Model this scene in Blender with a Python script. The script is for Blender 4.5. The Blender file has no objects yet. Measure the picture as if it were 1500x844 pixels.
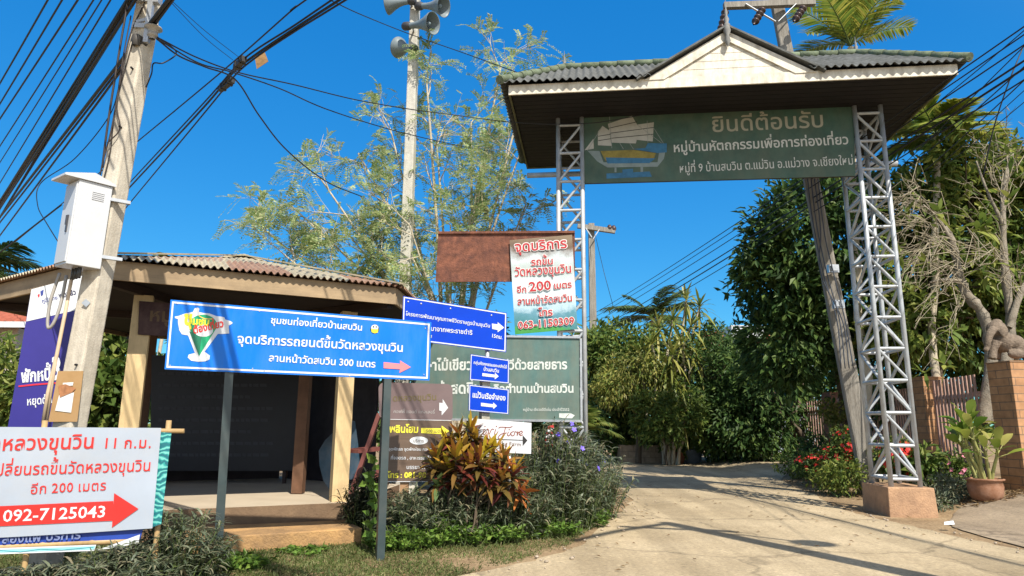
import bpy, bmesh, math, random
import numpy as np
from mathutils import Vector, Matrix, noise

# ------------------------------------------------------------------ scene, camera, light
scene = bpy.context.scene
COL = scene.collection
R = math.radians
EYE = 1.30                       # eye height (m)
FPX = 1000.0                     # focal length in pixels of a 1500 px wide frame
PITCH, ROLL = R(11.37), R(0.48)
fwd = np.array([0, math.cos(PITCH), math.sin(PITCH)])
up0 = np.array([0, -math.sin(PITCH), math.cos(PITCH)])
rt0 = np.array([1.0, 0, 0])
CU = up0 * math.cos(ROLL) - rt0 * math.sin(ROLL)
CR = rt0 * math.cos(ROLL) + up0 * math.sin(ROLL)
CAM = np.array([0, 0, EYE])
cam_data = bpy.data.cameras.new("camera")
cam = bpy.data.objects.new("camera", cam_data)
COL.objects.link(cam)
cam.matrix_world = Matrix(((CR[0], CU[0], -fwd[0], 0), (CR[1], CU[1], -fwd[1], 0), (CR[2], CU[2], -fwd[2], EYE), (0, 0, 0, 1)))
cam_data.sensor_width = 36.0
cam_data.lens = 36.0 * FPX / 1500.0
cam_data.clip_start = 0.05
cam_data.clip_end = 3000
scene.camera = cam

SUN_DIR = Vector((-2.6, 5.5, -6.9)).normalized()       # the way the light travels
sun_el = math.asin(-SUN_DIR.z)
world = bpy.data.worlds.new("World")
scene.world = world
world.use_nodes = True
wn, wl = world.node_tree.nodes, world.node_tree.links
bg = wn["Background"]
sky = wn.new("ShaderNodeTexSky")
sky.sky_type = 'NISHITA'
sky.sun_disc = False
sky.sun_elevation = sun_el
sky.sun_rotation = math.atan2(-SUN_DIR.x, -SUN_DIR.y)
sky.altitude = 400
sky.air_density = 1.0
sky.dust_density = 0.15
sky.ozone_density = 3.5
hs = wn.new("ShaderNodeHueSaturation")
hs.inputs["Saturation"].default_value = 2.2
hs.inputs["Hue"].default_value = 0.5065
hs.inputs["Value"].default_value = 2.22
gm_ = wn.new("ShaderNodeGamma")
gm_.inputs["Gamma"].default_value = 0.45
wl.new(sky.outputs[0], gm_.inputs["Color"])
wl.new(gm_.outputs[0], hs.inputs["Color"])
tint = wn.new("ShaderNodeMixRGB")
tint.blend_type = 'MULTIPLY'
tint.inputs[0].default_value = 1.0
tint.inputs[2].default_value = (0.36, 0.86, 1.0, 1)
wl.new(hs.outputs[0], tint.inputs[1])
# paler, whiter sky added round the sun (behind the viewer) as neutral fill
wtc = wn.new("ShaderNodeTexCoord")
dot = wn.new("ShaderNodeVectorMath")
dot.operation = 'DOT_PRODUCT'
dot.inputs[1].default_value = (-SUN_DIR.x, -SUN_DIR.y, -SUN_DIR.z)
wl.new(wtc.outputs["Generated"], dot.inputs[0])
wmr = wn.new("ShaderNodeMapRange")
wmr.interpolation_type = 'SMOOTHSTEP'
wmr.inputs[1].default_value = 0.05
wmr.inputs[2].default_value = 0.75
wl.new(dot.outputs["Value"], wmr.inputs[0])
hs2 = wn.new("ShaderNodeHueSaturation")
hs2.inputs["Saturation"].default_value = 0.45
hs2.inputs["Value"].default_value = 1.05
wl.new(sky.outputs[0], hs2.inputs["Color"])
wmx = wn.new("ShaderNodeMixRGB")
wl.new(wmr.outputs[0], wmx.inputs[0])
wl.new(tint.outputs[0], wmx.inputs[1])
wl.new(hs2.outputs[0], wmx.inputs[2])
wl.new(wmx.outputs[0], bg.inputs["Color"])
bg.inputs["Strength"].default_value = 0.12
sun_data = bpy.data.lights.new("sun", 'SUN')
sun_data.energy = 4.6
sun_data.angle = R(0.5)
sun_data.color = (1.0, 0.93, 0.82)
sun = bpy.data.objects.new("sun", sun_data)
COL.objects.link(sun)
sun.rotation_euler = SUN_DIR.to_track_quat('-Z', 'Y').to_euler()
scene.view_settings.view_transform = 'Standard'
scene.view_settings.look = 'None'
scene.view_settings.gamma = 1.0
scene.view_settings.use_curve_mapping = False
scene.view_settings.exposure = 0.65
scene.cycles.max_bounces = 8
scene.cycles.transparent_max_bounces = 8
scene.cycles.use_denoising = True

rng = np.random.default_rng(7)
random.seed(7)


def V(*a):
    return np.array(a, float)


def unit(v):
    v = np.asarray(v, float)
    return v / (np.linalg.norm(v) + 1e-12)


def ray(x, y):
    return CR * (x - 750) / FPX + CU * (422 - y) / FPX + fwd


def D(x, y, Y):                  # the point seen at (x, y) of the photograph at distance Y ahead
    d = ray(x, y)
    return CAM + d * Y / d[1]


def G(x, y, z=0.0):              # the point seen at (x, y) at height z
    d = ray(x, y)
    return CAM + d * (z - EYE) / d[2]


def sstep(a, b, x):
    t = np.clip((x - a) / (b - a), 0, 1)
    return t * t * (3 - 2 * t)


def gz(x, y):                    # height of the terrain
    return 0.30 * sstep(6.3, 8.2, x) * (1 - 0.4 * sstep(14, 24, y)) + 0.05 * sstep(-0.6, -2.2, x) * 0


class Plane:                     # an upright plane through p, turned by yaw
    def __init__(s, p, yaw):
        s.o = np.asarray(p, float)
        t = R(yaw)
        s.u = V(math.cos(t), math.sin(t), 0)
        s.n = V(-math.sin(t), math.cos(t), 0)

    def hit(s, x, y, off=0.0):
        d = ray(x, y)
        t = ((s.o - s.n * off - CAM) @ s.n) / (d @ s.n)
        return CAM + d * t

    def at(s, a, b, z):
        return s.o + s.u * a + s.n * b + V(0, 0, z - s.o[2])


# ------------------------------------------------------------------ materials
MATS = {}


def nodes_of(m):
    m.use_nodes = True
    return m.node_tree.nodes, m.node_tree.links


def ramp(nt, stops):
    r = nt.new("ShaderNodeValToRGB")
    e = r.color_ramp.elements
    while len(e) > 1:
        e.remove(e[-1])
    e[0].position, e[0].color = stops[0][0], (*stops[0][1], 1)
    for p, c in stops[1:]:
        k = e.new(p)
        k.color = (*c, 1)
    return r


def mat(name, col, rough=0.6, var=0.18, scale=6.0, bump=0.0, bscale=40.0, dirt=None, dirt_amt=0.4, dirt_scale=2.5,
        metal=0.0, spec=0.4, stretch=(1, 1, 1), streak=None):
    """plain surface with uneven colour, patches of dirt and a little relief"""
    if name in MATS:
        return MATS[name]
    m = bpy.data.materials.new(name)
    n, l = nodes_of(m)
    p = n["Principled BSDF"]
    p.inputs["Roughness"].default_value = rough
    p.inputs["Metallic"].default_value = metal
    p.inputs["Specular IOR Level"].default_value = spec
    tc = n.new("ShaderNodeTexCoord")
    mp = n.new("ShaderNodeMapping")
    mp.inputs["Scale"].default_value = stretch
    l.new(tc.outputs["Object"], mp.inputs[0])
    nz = n.new("ShaderNodeTexNoise")
    nz.inputs["Scale"].default_value = scale
    nz.inputs["Detail"].default_value = 8
    nz.inputs["Roughness"].default_value = 0.65
    l.new(mp.outputs[0], nz.inputs["Vector"])
    c = np.array(col)
    r = ramp(n, [(0.3, tuple(c * (1 - var))), (0.7, tuple(np.minimum(c * (1 + var), 1)))])
    l.new(nz.outputs[0], r.inputs[0])
    out = r.outputs[0]
    if dirt is not None:
        nd = n.new("ShaderNodeTexNoise")
        nd.inputs["Scale"].default_value = dirt_scale
        nd.inputs["Detail"].default_value = 10
        nd.inputs["Roughness"].default_value = 0.7
        if streak:
            m2 = n.new("ShaderNodeMapping")
            m2.inputs["Scale"].default_value = streak
            l.new(tc.outputs["Object"], m2.inputs[0])
            l.new(m2.outputs[0], nd.inputs["Vector"])
        else:
            l.new(tc.outputs["Object"], nd.inputs["Vector"])
        rd = ramp(n, [(0.5 - 0.18 * dirt_amt - 0.03, (0, 0, 0)), (0.78 - 0.2 * dirt_amt, (1, 1, 1))])
        l.new(nd.outputs[0], rd.inputs[0])
        mu = n.new("ShaderNodeMath")
        mu.operation = 'MULTIPLY'
        mu.inputs[1].default_value = min(1.0, dirt_amt + 0.2)
        l.new(rd.outputs[0], mu.inputs[0])
        mx = n.new("ShaderNodeMixRGB")
        mx.inputs[2].default_value = (*dirt, 1)
        l.new(mu.outputs[0], mx.inputs[0])
        l.new(out, mx.inputs[1])
        out = mx.outputs[0]
    l.new(out, p.inputs["Base Color"])
    if bump > 0:
        nb = n.new("ShaderNodeTexNoise")
        nb.inputs["Scale"].default_value = bscale
        nb.inputs["Detail"].default_value = 6
        l.new(mp.outputs[0], nb.inputs["Vector"])
        b = n.new("ShaderNodeBump")
        b.inputs["Strength"].default_value = bump
        b.inputs["Distance"].default_value = 0.02
        l.new(nb.outputs[0], b.inputs["Height"])
        l.new(b.outputs[0], p.inputs["Normal"])
    MATS[name] = m
    return m


def leaf_mat(name, cols, rough=0.45, trans=0.35, spec=0.35):
    """every leaf takes its own tone out of cols"""
    if name in MATS:
        return MATS[name]
    m = bpy.data.materials.new(name)
    n, l = nodes_of(m)
    p = n["Principled BSDF"]
    p.inputs["Roughness"].default_value = rough
    p.inputs["Specular IOR Level"].default_value = spec
    g = n.new("ShaderNodeNewGeometry")
    k = len(cols)
    r = ramp(n, [(i / max(1, k - 1), c) for i, c in enumerate(cols)])
    l.new(g.outputs["Random Per Island"], r.inputs[0])
    tc = n.new("ShaderNodeTexCoord")
    nz = n.new("ShaderNodeTexNoise")
    nz.inputs["Scale"].default_value = 1.3
    l.new(tc.outputs["Object"], nz.inputs["Vector"])
    mr = n.new("ShaderNodeMapRange")
    mr.inputs[1].default_value = 0.3
    mr.inputs[2].default_value = 0.7
    mr.inputs[3].default_value = 0.7
    mr.inputs[4].default_value = 1.25
    l.new(nz.outputs[0], mr.inputs[0])
    mx = n.new("ShaderNodeVectorMath")
    mx.operation = 'SCALE'
    l.new(r.outputs[0], mx.inputs[0])
    l.new(mr.outputs[0], mx.inputs["Scale"])
    l.new(mx.outputs[0], p.inputs["Base Color"])
    t = n.new("ShaderNodeBsdfTranslucent")
    l.new(mx.outputs[0], t.inputs["Color"])
    ms = n.new("ShaderNodeMixShader")
    ms.inputs[0].default_value = trans
    l.new(p.outputs[0], ms.inputs[1])
    l.new(t.outputs[0], ms.inputs[2])
    l.new(ms.outputs[0], n["Material Output"].inputs["Surface"])
    MATS[name] = m
    return m


def brick_mat(name, c1, c2, mortar, bw=0.3, bh=0.09):
    m = bpy.data.materials.new(name)
    n, l = nodes_of(m)
    p = n["Principled BSDF"]
    p.inputs["Roughness"].default_value = 0.85
    tc = n.new("ShaderNodeTexCoord")
    sx = n.new("ShaderNodeSeparateXYZ")
    l.new(tc.outputs["Object"], sx.inputs[0])
    ad = n.new("ShaderNodeMath")
    l.new(sx.outputs[0], ad.inputs[0])
    l.new(sx.outputs[1], ad.inputs[1])
    cb = n.new("ShaderNodeCombineXYZ")
    l.new(ad.outputs[0], cb.inputs[0])
    l.new(sx.outputs[2], cb.inputs[1])
    br = n.new("ShaderNodeTexBrick")
    br.inputs["Scale"].default_value = 1.0
    br.inputs["Color1"].default_value = (*c1, 1)
    br.inputs["Color2"].default_value = (*c2, 1)
    br.inputs["Mortar"].default_value = (*mortar, 1)
    br.inputs["Mortar Size"].default_value = 0.008
    br.inputs["Brick Width"].default_value = bw
    br.inputs["Row Height"].default_value = bh
    l.new(cb.outputs[0], br.inputs["Vector"])
    nz = n.new("ShaderNodeTexNoise")
    nz.inputs["Scale"].default_value = 9
    nz.inputs["Detail"].default_value = 8
    l.new(tc.outputs["Object"], nz.inputs["Vector"])
    mx = n.new("ShaderNodeMixRGB")
    mx.blend_type = 'OVERLAY'
    mx.inputs[0].default_value = 0.45
    l.new(br.outputs[0], mx.inputs[1])
    l.new(nz.outputs[0], mx.inputs[2])
    l.new(mx.outputs[0], p.inputs["Base Color"])
    b = n.new("ShaderNodeBump")
    b.inputs["Strength"].default_value = 0.6
    b.inputs["Distance"].default_value = 0.01
    b.invert = True
    l.new(br.outputs["Fac"], b.inputs["Height"])
    l.new(b.outputs[0], p.inputs["Normal"])
    return m


# ------------------------------------------------------------------ mesh builder
class MB:
    def __init__(s):
        s.v, s.f, s.nv = [], [], 0

    def add(s, verts, faces, mi=0, smooth=False):
        verts = np.asarray(verts, float).reshape(-1, 3)
        if isinstance(faces, np.ndarray):
            s.f.append((faces + s.nv, mi, smooth))
        else:
            by = {}
            for f in faces:
                by.setdefault(len(f), []).append(f)
            for k, fs in by.items():
                s.f.append((np.array(fs, int) + s.nv, mi, smooth))
        s.v.append(verts)
        s.nv += len(verts)
        return s

    def box(s, c, size, ax=None, mi=0):
        c = np.asarray(c, float)
        ax = np.eye(3) if ax is None else np.asarray(ax, float)
        h = np.array(size, float) / 2
        vs = [c + ax[0] * h[0] * i + ax[1] * h[1] * j + ax[2] * h[2] * k for k in (-1, 1) for j in (-1, 1) for i in (-1, 1)]
        return s.add(vs, [(0, 2, 3, 1), (4, 5, 7, 6), (0, 1, 5, 4), (2, 6, 7, 3), (0, 4, 6, 2), (1, 3, 7, 5)], mi)

    def beam(s, p0, p1, w, h, up=(0, 0, 1), w1=None, h1=None, mi=0):
        p0, p1 = np.asarray(p0, float), np.asarray(p1, float)
        d = unit(p1 - p0)
        a = np.cross(d, np.asarray(up, float))
        if np.linalg.norm(a) < 1e-6:
            a = np.cross(d, V(1, 0, 0))
        a = unit(a)
        b = unit(np.cross(a, d))
        w1, h1 = w if w1 is None else w1, h if h1 is None else h1
        vs = []
        for p, ww, hh in ((p0, w, h), (p1, w1, h1)):
            for i, j in ((-1, -1), (1, -1), (1, 1), (-1, 1)):
                vs.append(p + a * i * ww / 2 + b * j * hh / 2)
        return s.add(vs, [(0, 1, 2, 3), (7, 6, 5, 4), (0, 4, 5, 1), (1, 5, 6, 2), (2, 6, 7, 3), (3, 7, 4, 0)], mi)

    def tube(s, pts, rad, n=8, cap=True, mi=0, smooth=True):
        pts = np.asarray(pts, float)
        k = len(pts)
        rad = np.full(k, rad, float) if np.isscalar(rad) else np.asarray(rad, float)
        t = np.gradient(pts, axis=0)
        t /= np.linalg.norm(t, axis=1)[:, None] + 1e-12
        ref = V(0, 0, 1) if abs(t[0][2]) < 0.9 else V(1, 0, 0)
        a = unit(np.cross(t[0], ref))
        vs = []
        an = np.linspace(0, 2 * math.pi, n, endpoint=False)
        for i in range(k):
            a = unit(a - t[i] * (a @ t[i]))
            b = np.cross(t[i], a)
            vs.append(pts[i] + rad[i] * (np.cos(an)[:, None] * a + np.sin(an)[:, None] * b))
        vs = np.concatenate(vs)
        i, j = np.meshgrid(np.arange(k - 1), np.arange(n), indexing='ij')
        j2 = (j + 1) % n
        q = np.stack([i * n + j, i * n + j2, (i + 1) * n + j2, (i + 1) * n + j], -1).reshape(-1, 4)
        s.add(vs, q, mi, smooth)
        if cap and n > 2:
            base = s.nv - len(vs)
            s.f.append((np.array([list(range(n))[::-1]]) + base, mi, False))
            s.f.append((np.array([list(range(n))]) + base + (k - 1) * n, mi, False))
        return s

    def lathe(s, o, axis, prof, n=20, mi=0, smooth=True):
        """prof: (distance along the axis, radius)"""
        o, d = np.asarray(o, float), unit(axis)
        a = unit(np.cross(d, V(0, 0, 1) if abs(d[2]) < 0.9 else V(1, 0, 0)))
        b = np.cross(d, a)
        an = np.linspace(0, 2 * math.pi, n, endpoint=False)
        ring = np.cos(an)[:, None] * a + np.sin(an)[:, None] * b
        vs = np.concatenate([o + d * h + ring * max(r, 1e-4) for h, r in prof])
        k = len(prof)
        i, j = np.meshgrid(np.arange(k - 1), np.arange(n), indexing='ij')
        j2 = (j + 1) % n
        q = np.stack([i * n + j, i * n + j2, (i + 1) * n + j2, (i + 1) * n + j], -1).reshape(-1, 4)
        return s.add(vs, q, mi, smooth)

    def slab(s, poly, n, t, mi=0, side=None):
        """flat polygon (front) given depth t along n"""
        poly = np.asarray(poly, float)
        k = len(poly)
        vs = np.concatenate([poly, poly + np.asarray(n) * t])
        s.add(vs, [tuple(range(k)), tuple(range(2 * k - 1, k - 1, -1))], mi)
        base = s.nv - 2 * k
        fs = np.array([(i, i + k, (i + 1) % k + k, (i + 1) % k) for i in range(k)]) + base
        s.f.append((fs, mi if side is None else side, False))
        return s

    def ball(s, c, r, ax=None, n=12, m=8, mi=0):
        c = np.asarray(c, float)
        r = np.full(3, r, float) if np.isscalar(r) else np.asarray(r, float)
        ax = np.eye(3) if ax is None else np.asarray(ax)
        th = np.linspace(0, math.pi, m + 1)
        ph = np.linspace(0, 2 * math.pi, n, endpoint=False)
        T, P = np.meshgrid(th, ph, indexing='ij')
        loc = np.stack([np.sin(T) * np.cos(P) * r[0], np.sin(T) * np.sin(P) * r[1], np.cos(T) * r[2]], -1).reshape(-1, 3)
        vs = c + loc @ ax
        i, j = np.meshgrid(np.arange(m), np.arange(n), indexing='ij')
        j2 = (j + 1) % n
        q = np.stack([i * n + j, (i + 1) * n + j, (i + 1) * n + j2, i * n + j2], -1).reshape(-1, 4)
        return s.add(vs, q, mi, True)

    # ---- leaves: arrays of base points, directions, widths
    def kites(s, P, Dv, L, W, up=None, fold=0.25, mi=0, mid=0.42):
        P, Dv = np.asarray(P, float), np.asarray(Dv, float)
        N = len(P)
        Dv = Dv / (np.linalg.norm(Dv, axis=1)[:, None] + 1e-9)
        if up is None:
            up = rng.normal(size=(N, 3)) * 0.6 + V(0, 0, 1)
        a = np.cross(Dv, up)
        a /= np.linalg.norm(a, axis=1)[:, None] + 1e-9
        nn = np.cross(a, Dv)
        L = np.broadcast_to(np.asarray(L, float), (N,))[:, None]
        W = np.broadcast_to(np.asarray(W, float), (N,))[:, None]
        b = P
        t = P + Dv * L - nn * L * 0.08
        lft = P + Dv * L * mid + a * W / 2 + nn * W * fold
        rgt = P + Dv * L * mid - a * W / 2 + nn * W * fold
        vs = np.stack([b, rgt, t, lft], 1).reshape(-1, 3)
        k = np.arange(N)[:, None] * 4
        s.add(vs, np.concatenate([k + [0, 1, 2], k + [0, 2, 3]]), mi)
        return s

    def blades(s, P, Dv, L, W, droop=0.4, mi=0, up=None, seg=3, fold=0.0, base_w=0.5):
        """long leaves that bend over: seg quads and a point"""
        P, Dv = np.asarray(P, float), np.asarray(Dv, float)
        N = len(P)
        Dv = Dv / (np.linalg.norm(Dv, axis=1)[:, None] + 1e-9)
        if up is None:
            up = np.tile(V(0, 0, 1), (N, 1)) + rng.normal(size=(N, 3)) * 0.25
        a = np.cross(Dv, up)
        a /= np.linalg.norm(a, axis=1)[:, None] + 1e-9
        L = np.broadcast_to(np.asarray(L, float), (N,))[:, None]
        W = np.broadcast_to(np.asarray(W, float), (N,))[:, None]
        dr = np.broadcast_to(np.asarray(droop, float), (N,))[:, None]
        rows = []
        for i in range(seg + 1):
            t = i / (seg + 0.0)
            c = P + Dv * L * t + V(0, 0, -1) * dr * L * t * t
            w = W * (base_w + (1 - base_w) * math.sin(min(1, t / 0.45) * math.pi / 2)) if t < 0.45 else W * (1 - ((t - 0.45) / 0.55) ** 1.6)
            if fold:
                rows += [c - a * w / 2 + V(0, 0, 1) * w * fold, c, c + a * w / 2 + V(0, 0, 1) * w * fold]
            else:
                rows += [c - a * w / 2, c + a * w / 2]
        m = 3 if fold else 2
        vs = np.stack(rows, 1).reshape(-1, 3)
        K = m * (seg + 1)
        base = np.arange(N)[:, None] * K
        fs = []
        for i in range(seg):
            for j in range(m - 1):
                fs.append(base + [i * m + j, i * m + j + 1, (i + 1) * m + j + 1, (i + 1) * m + j])
        s.add(vs, np.concatenate(fs), mi, True)
        return s

    def mesh(s, name, origin, mats):
        me = bpy.data.meshes.new(name)
        if s.nv == 0:
            return me
        co = np.concatenate(s.v) - np.asarray(origin)
        me.vertices.add(len(co))
        me.vertices.foreach_set("co", co.astype(np.float32).ravel())
        idx = np.concatenate([f.ravel() for f, _, _ in s.f])
        tot = np.concatenate([np.full(len(f), f.shape[1]) for f, _, _ in s.f])
        mi = np.concatenate([np.full(len(f), m) for f, m, _ in s.f])
        sm = np.concatenate([np.full(len(f), q) for f, _, q in s.f])
        me.loops.add(len(idx))
        me.loops.foreach_set("vertex_index", idx.astype(np.int32))
        me.polygons.add(len(tot))
        me.polygons.foreach_set("loop_start", (np.cumsum(tot) - tot).astype(np.int32))
        me.polygons.foreach_set("material_index", mi.astype(np.int32))
        me.polygons.foreach_set("use_smooth", sm.astype(bool))
        for m in (mats if isinstance(mats, (list, tuple)) else [mats]):
            me.materials.append(m)
        me.update(calc_edges=True)
        me.validate()
        return me


def tag(o, label, cat, group=None, kind=None):
    if label:
        o["label"] = label
    if cat:
        o["category"] = cat
    if group:
        o["group"] = group
    if kind:
        o["kind"] = kind
    return o


class Thing:                     # an Empty at the thing's base that parents its parts
    def __init__(s, name, label, cat, loc, group=None):
        s.loc = np.asarray(loc, float)
        s.o = bpy.data.objects.new(name, None)
        s.o.empty_display_size = 0.2
        COL.objects.link(s.o)
        s.o.location = s.loc
        tag(s.o, label, cat, group)

    def part(s, name, mb, mats, parent=None, label=None):
        o = bpy.data.objects.new(name, mb.mesh(name, s.loc, mats))
        COL.objects.link(o)
        o.parent = parent or s.o
        if label:
            o["label"] = label
        return o


def solo(name, mb, mats, label, cat, loc, group=None, kind=None):      # a thing that is one mesh
    o = bpy.data.objects.new(name, mb.mesh(name, loc, mats))
    COL.objects.link(o)
    o.location = loc
    return tag(o, label, cat, group, kind)


def copy_tree(o, loc, label=None, rotz=None):
    c = o.copy()
    COL.objects.link(c)
    c.location = loc
    if rotz is not None:
        c.rotation_euler.z = rotz
    if label:
        c["label"] = label
    for ch in list(o.children):
        d = ch.copy()
        COL.objects.link(d)
        d.parent = c
        for g in list(ch.children):
            e = g.copy()
            COL.objects.link(e)
            e.parent = d
    return c


# ------------------------------------------------------------------ lettering
GL = {}
TONES = "่้๊๋์"
UPPER = "ัิีึืํ็"
TALL = "ปฝฟ"


def _glyph_mesh(t, bold):
    c = bpy.data.curves.new("t", 'FONT')
    c.body = t
    c.resolution_u = 2
    c.offset = bold
    o = bpy.data.objects.new("t", c)
    COL.objects.link(o)
    dg = bpy.context.evaluated_depsgraph_get()
    dg.update()
    me = bpy.data.meshes.new_from_object(o.evaluated_get(dg))
    vs = np.array([v.co[:] for v in me.vertices]).reshape(-1, 3)
    me.calc_loop_triangles()
    fs = np.array([t_.vertices[:] for t_ in me.loop_triangles], int).reshape(-1, 3)
    bpy.data.objects.remove(o)
    bpy.data.meshes.remove(me)
    bpy.data.curves.remove(c)
    return vs, fs


def _area(vs, fs):
    if not len(fs):
        return 0.0
    a, b, c = vs[fs[:, 0]], vs[fs[:, 1]], vs[fs[:, 2]]
    return float(np.abs(np.cross(b - a, c - a)[:, 2]).sum() / 2)


def glyph(ch, bold):
    k = (ch, bold)
    if k not in GL:
        v0, f0 = _glyph_mesh(ch, 0.0)
        A0 = _area(v0, f0)
        for q in (1, 1.12, .88, 1.25, .75, .6, .45, .3, 0):      # a stroke weight whose outline fills cleanly
            b = bold * q
            vs, fs = (v0, f0) if q == 0 else _glyph_mesh(ch, b)
            r = _area(vs, fs) / max(A0, 1e-9)
            if .97 * (1 + 1.1 * b / .075) <= r <= 1.08 * (1 + 2.2 * b / .062):
                break
        w2, _ = _glyph_mesh(ch + "|", 0.0)
        adv = w2[:, 0].max() - 0.168
        GL[k] = (vs, fs, max(adv, 0.0))
    return GL[k]


def layout(t, bold=0.012, space=1.0, track=0.0):
    pen, out, prev_up, base = 0.0, [], False, ""
    for i, ch in enumerate(t):
        if ch == " ":
            pen += 0.26 * space
            prev_up = False
            continue
        vs, fs, adv = glyph(ch, bold)
        dx = dy = 0.0
        if ch in TONES:
            if prev_up or (i + 1 < len(t) and t[i + 1] == "ำ"):
                dy = 0.19
            if base in TALL:
                dx = -0.10
        elif ch in UPPER:
            prev_up = True
            if base in TALL:
                dx = -0.10
        elif ch not in "ุู":
            prev_up = False
            base = ch
        if len(vs):
            out.append((vs + V(pen + dx, dy, 0), fs))
        pen += adv + (track if adv > 0.02 else 0)
    return out, pen


def write(mb, pl, t, p0, p1, off, mi=0, bold=0.012, ys=1.0, center=None, h=None, slant=0.0, track=0.0):
    """set the words along the line seen from p0 to p1 on the plane; the width fills it"""
    g, w = layout(t, bold, track=track)
    A, B = pl.hit(*p0, off), pl.hit(*p1, off)
    d = np.linalg.norm(B - A)
    ex = (B - A) / d
    ey = unit(np.cross(ex, pl.n)) * -1
    if ey[2] < 0:
        ey = -ey
    sc = d / w
    for vs, fs in g:
        y = vs[:, 1:2]
        mb.add(A + (vs[:, :1] + y * slant) * sc * ex + y * sc * ys * ey, fs, mi)
    return mb


def poly_on(mb, pl, pts, off, mi=0):
    P = np.array([pl.hit(x, y, off) for x, y in pts])
    mb.add(P, [tuple(range(len(P)))], mi)
    return mb


def stroke_on(mb, pl, pts, off, wpx, mi=0):
    """a painted stroke of wpx pixels along pts, flat on the plane"""
    pts = np.asarray(pts, float)
    t = np.gradient(pts, axis=0)
    t /= np.linalg.norm(t, axis=1)[:, None] + 1e-9
    nrm = np.stack([-t[:, 1], t[:, 0]], 1) * wpx / 2
    A = [pl.hit(*q, off) for q in pts + nrm]
    B = [pl.hit(*q, off) for q in pts - nrm]
    k = len(pts)
    mb.add(A + B, [(i, i + 1, k + i + 1, k + i) for i in range(k - 1)], mi)
    return mb


def spline(pts, n=8):
    """smooth curve through pts (Catmull-Rom)"""
    p = np.asarray(pts, float)
    p = np.vstack([2 * p[0] - p[1], p, 2 * p[-1] - p[-2]])
    out = []
    for i in range(1, len(p) - 2):
        for t in np.linspace(0, 1, n, endpoint=False):
            a, b, c, d = p[i - 1], p[i], p[i + 1], p[i + 2]
            out.append(0.5 * ((2 * b) + (-a + c) * t + (2 * a - 5 * b + 4 * c - d) * t * t + (-a + 3 * b - 3 * c + d) * t ** 3))
    out.append(p[-2])
    return np.array(out)


def ell(cx, cy, rx, ry, n=24, a0=0, a1=360):
    return [(cx + rx * math.cos(R(a)), cy + ry * math.sin(R(a))) for a in np.linspace(a0, a1, n, endpoint=abs(a1 - a0) < 360)]


def board(th, pl, quad, thick, face, edge, off=0.0, name="board", border=None, bw=3.0, inset=2.0, bname="border", parent=None):
    """a flat sign panel: face material in front, edge behind; border = painted frame line"""
    P = [pl.hit(x, y, off) for x, y in quad]
    mb = MB()
    mb.slab(P, pl.n, thick, 0, 1)
    o = th.part(name, mb, [face, edge], parent)
    if border is not None:
        q = np.array(quad, float)
        c = q.mean(0)

        def ins(d):
            r = []
            for i in range(4):
                e1, e2 = unit(q[i - 1] - q[i]), unit(q[(i + 1) % 4] - q[i])
                r.append(q[i] + (e1 + e2) * d)
            return r
        a, b = ins(inset), ins(inset + bw)
        m2 = MB()
        A = [pl.hit(*p, off + 0.003) for p in a]
        B = [pl.hit(*p, off + 0.003) for p in b]
        m2.add(A + B, [(i, (i + 1) % 4, 4 + (i + 1) % 4, 4 + i) for i in range(4)])
        th.part(bname, m2, [border], o)
    return o

# ------------------------------------------------------------------ shared materials
white_paint = mat("white_paint", (0.60, 0.62, 0.64), 0.45, 0.08, dirt=(0.38, 0.34, 0.27), dirt_amt=0.18, dirt_scale=1.6, streak=(6, 6, 1))
cream_paint = mat("cream_paint", (0.70, 0.655, 0.55), 0.55, 0.10, dirt=(0.24, 0.20, 0.14), dirt_amt=0.45, dirt_scale=2.6, streak=(3, 3, 1.2))
pipe_metal = mat("silver_paint", (0.46, 0.50, 0.53), 0.42, 0.14, 14, dirt=(0.15, 0.11, 0.075), dirt_amt=0.38, dirt_scale=7, metal=0.15)
pipe_back = pipe_metal
concrete = mat("weathered_concrete", (0.40, 0.37, 0.31), 0.9, 0.22, 9, bump=0.5, bscale=50, dirt=(0.16, 0.14, 0.11), dirt_amt=0.22, dirt_scale=3, streak=(6, 6, 0.7))
wire_mat = mat("black_cable", (0.012, 0.012, 0.014), 0.5, 0.1)
dark_steel = mat("dark_green_steel", (0.035, 0.055, 0.058), 0.4, 0.15, dirt=(0.10, 0.10, 0.09), dirt_amt=0.2)
galv = mat("galvanised_steel", (0.45, 0.47, 0.49), 0.38, 0.15, 10, metal=0.5)
wood_dark = mat("dark_stained_wood", (0.035, 0.020, 0.016), 0.6, 0.35, 8, stretch=(1, 1, 6))
bamboo = mat("bamboo", (0.46, 0.31, 0.14), 0.5, 0.2, 12, dirt=(0.16, 0.10, 0.05), dirt_amt=0.3)

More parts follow.
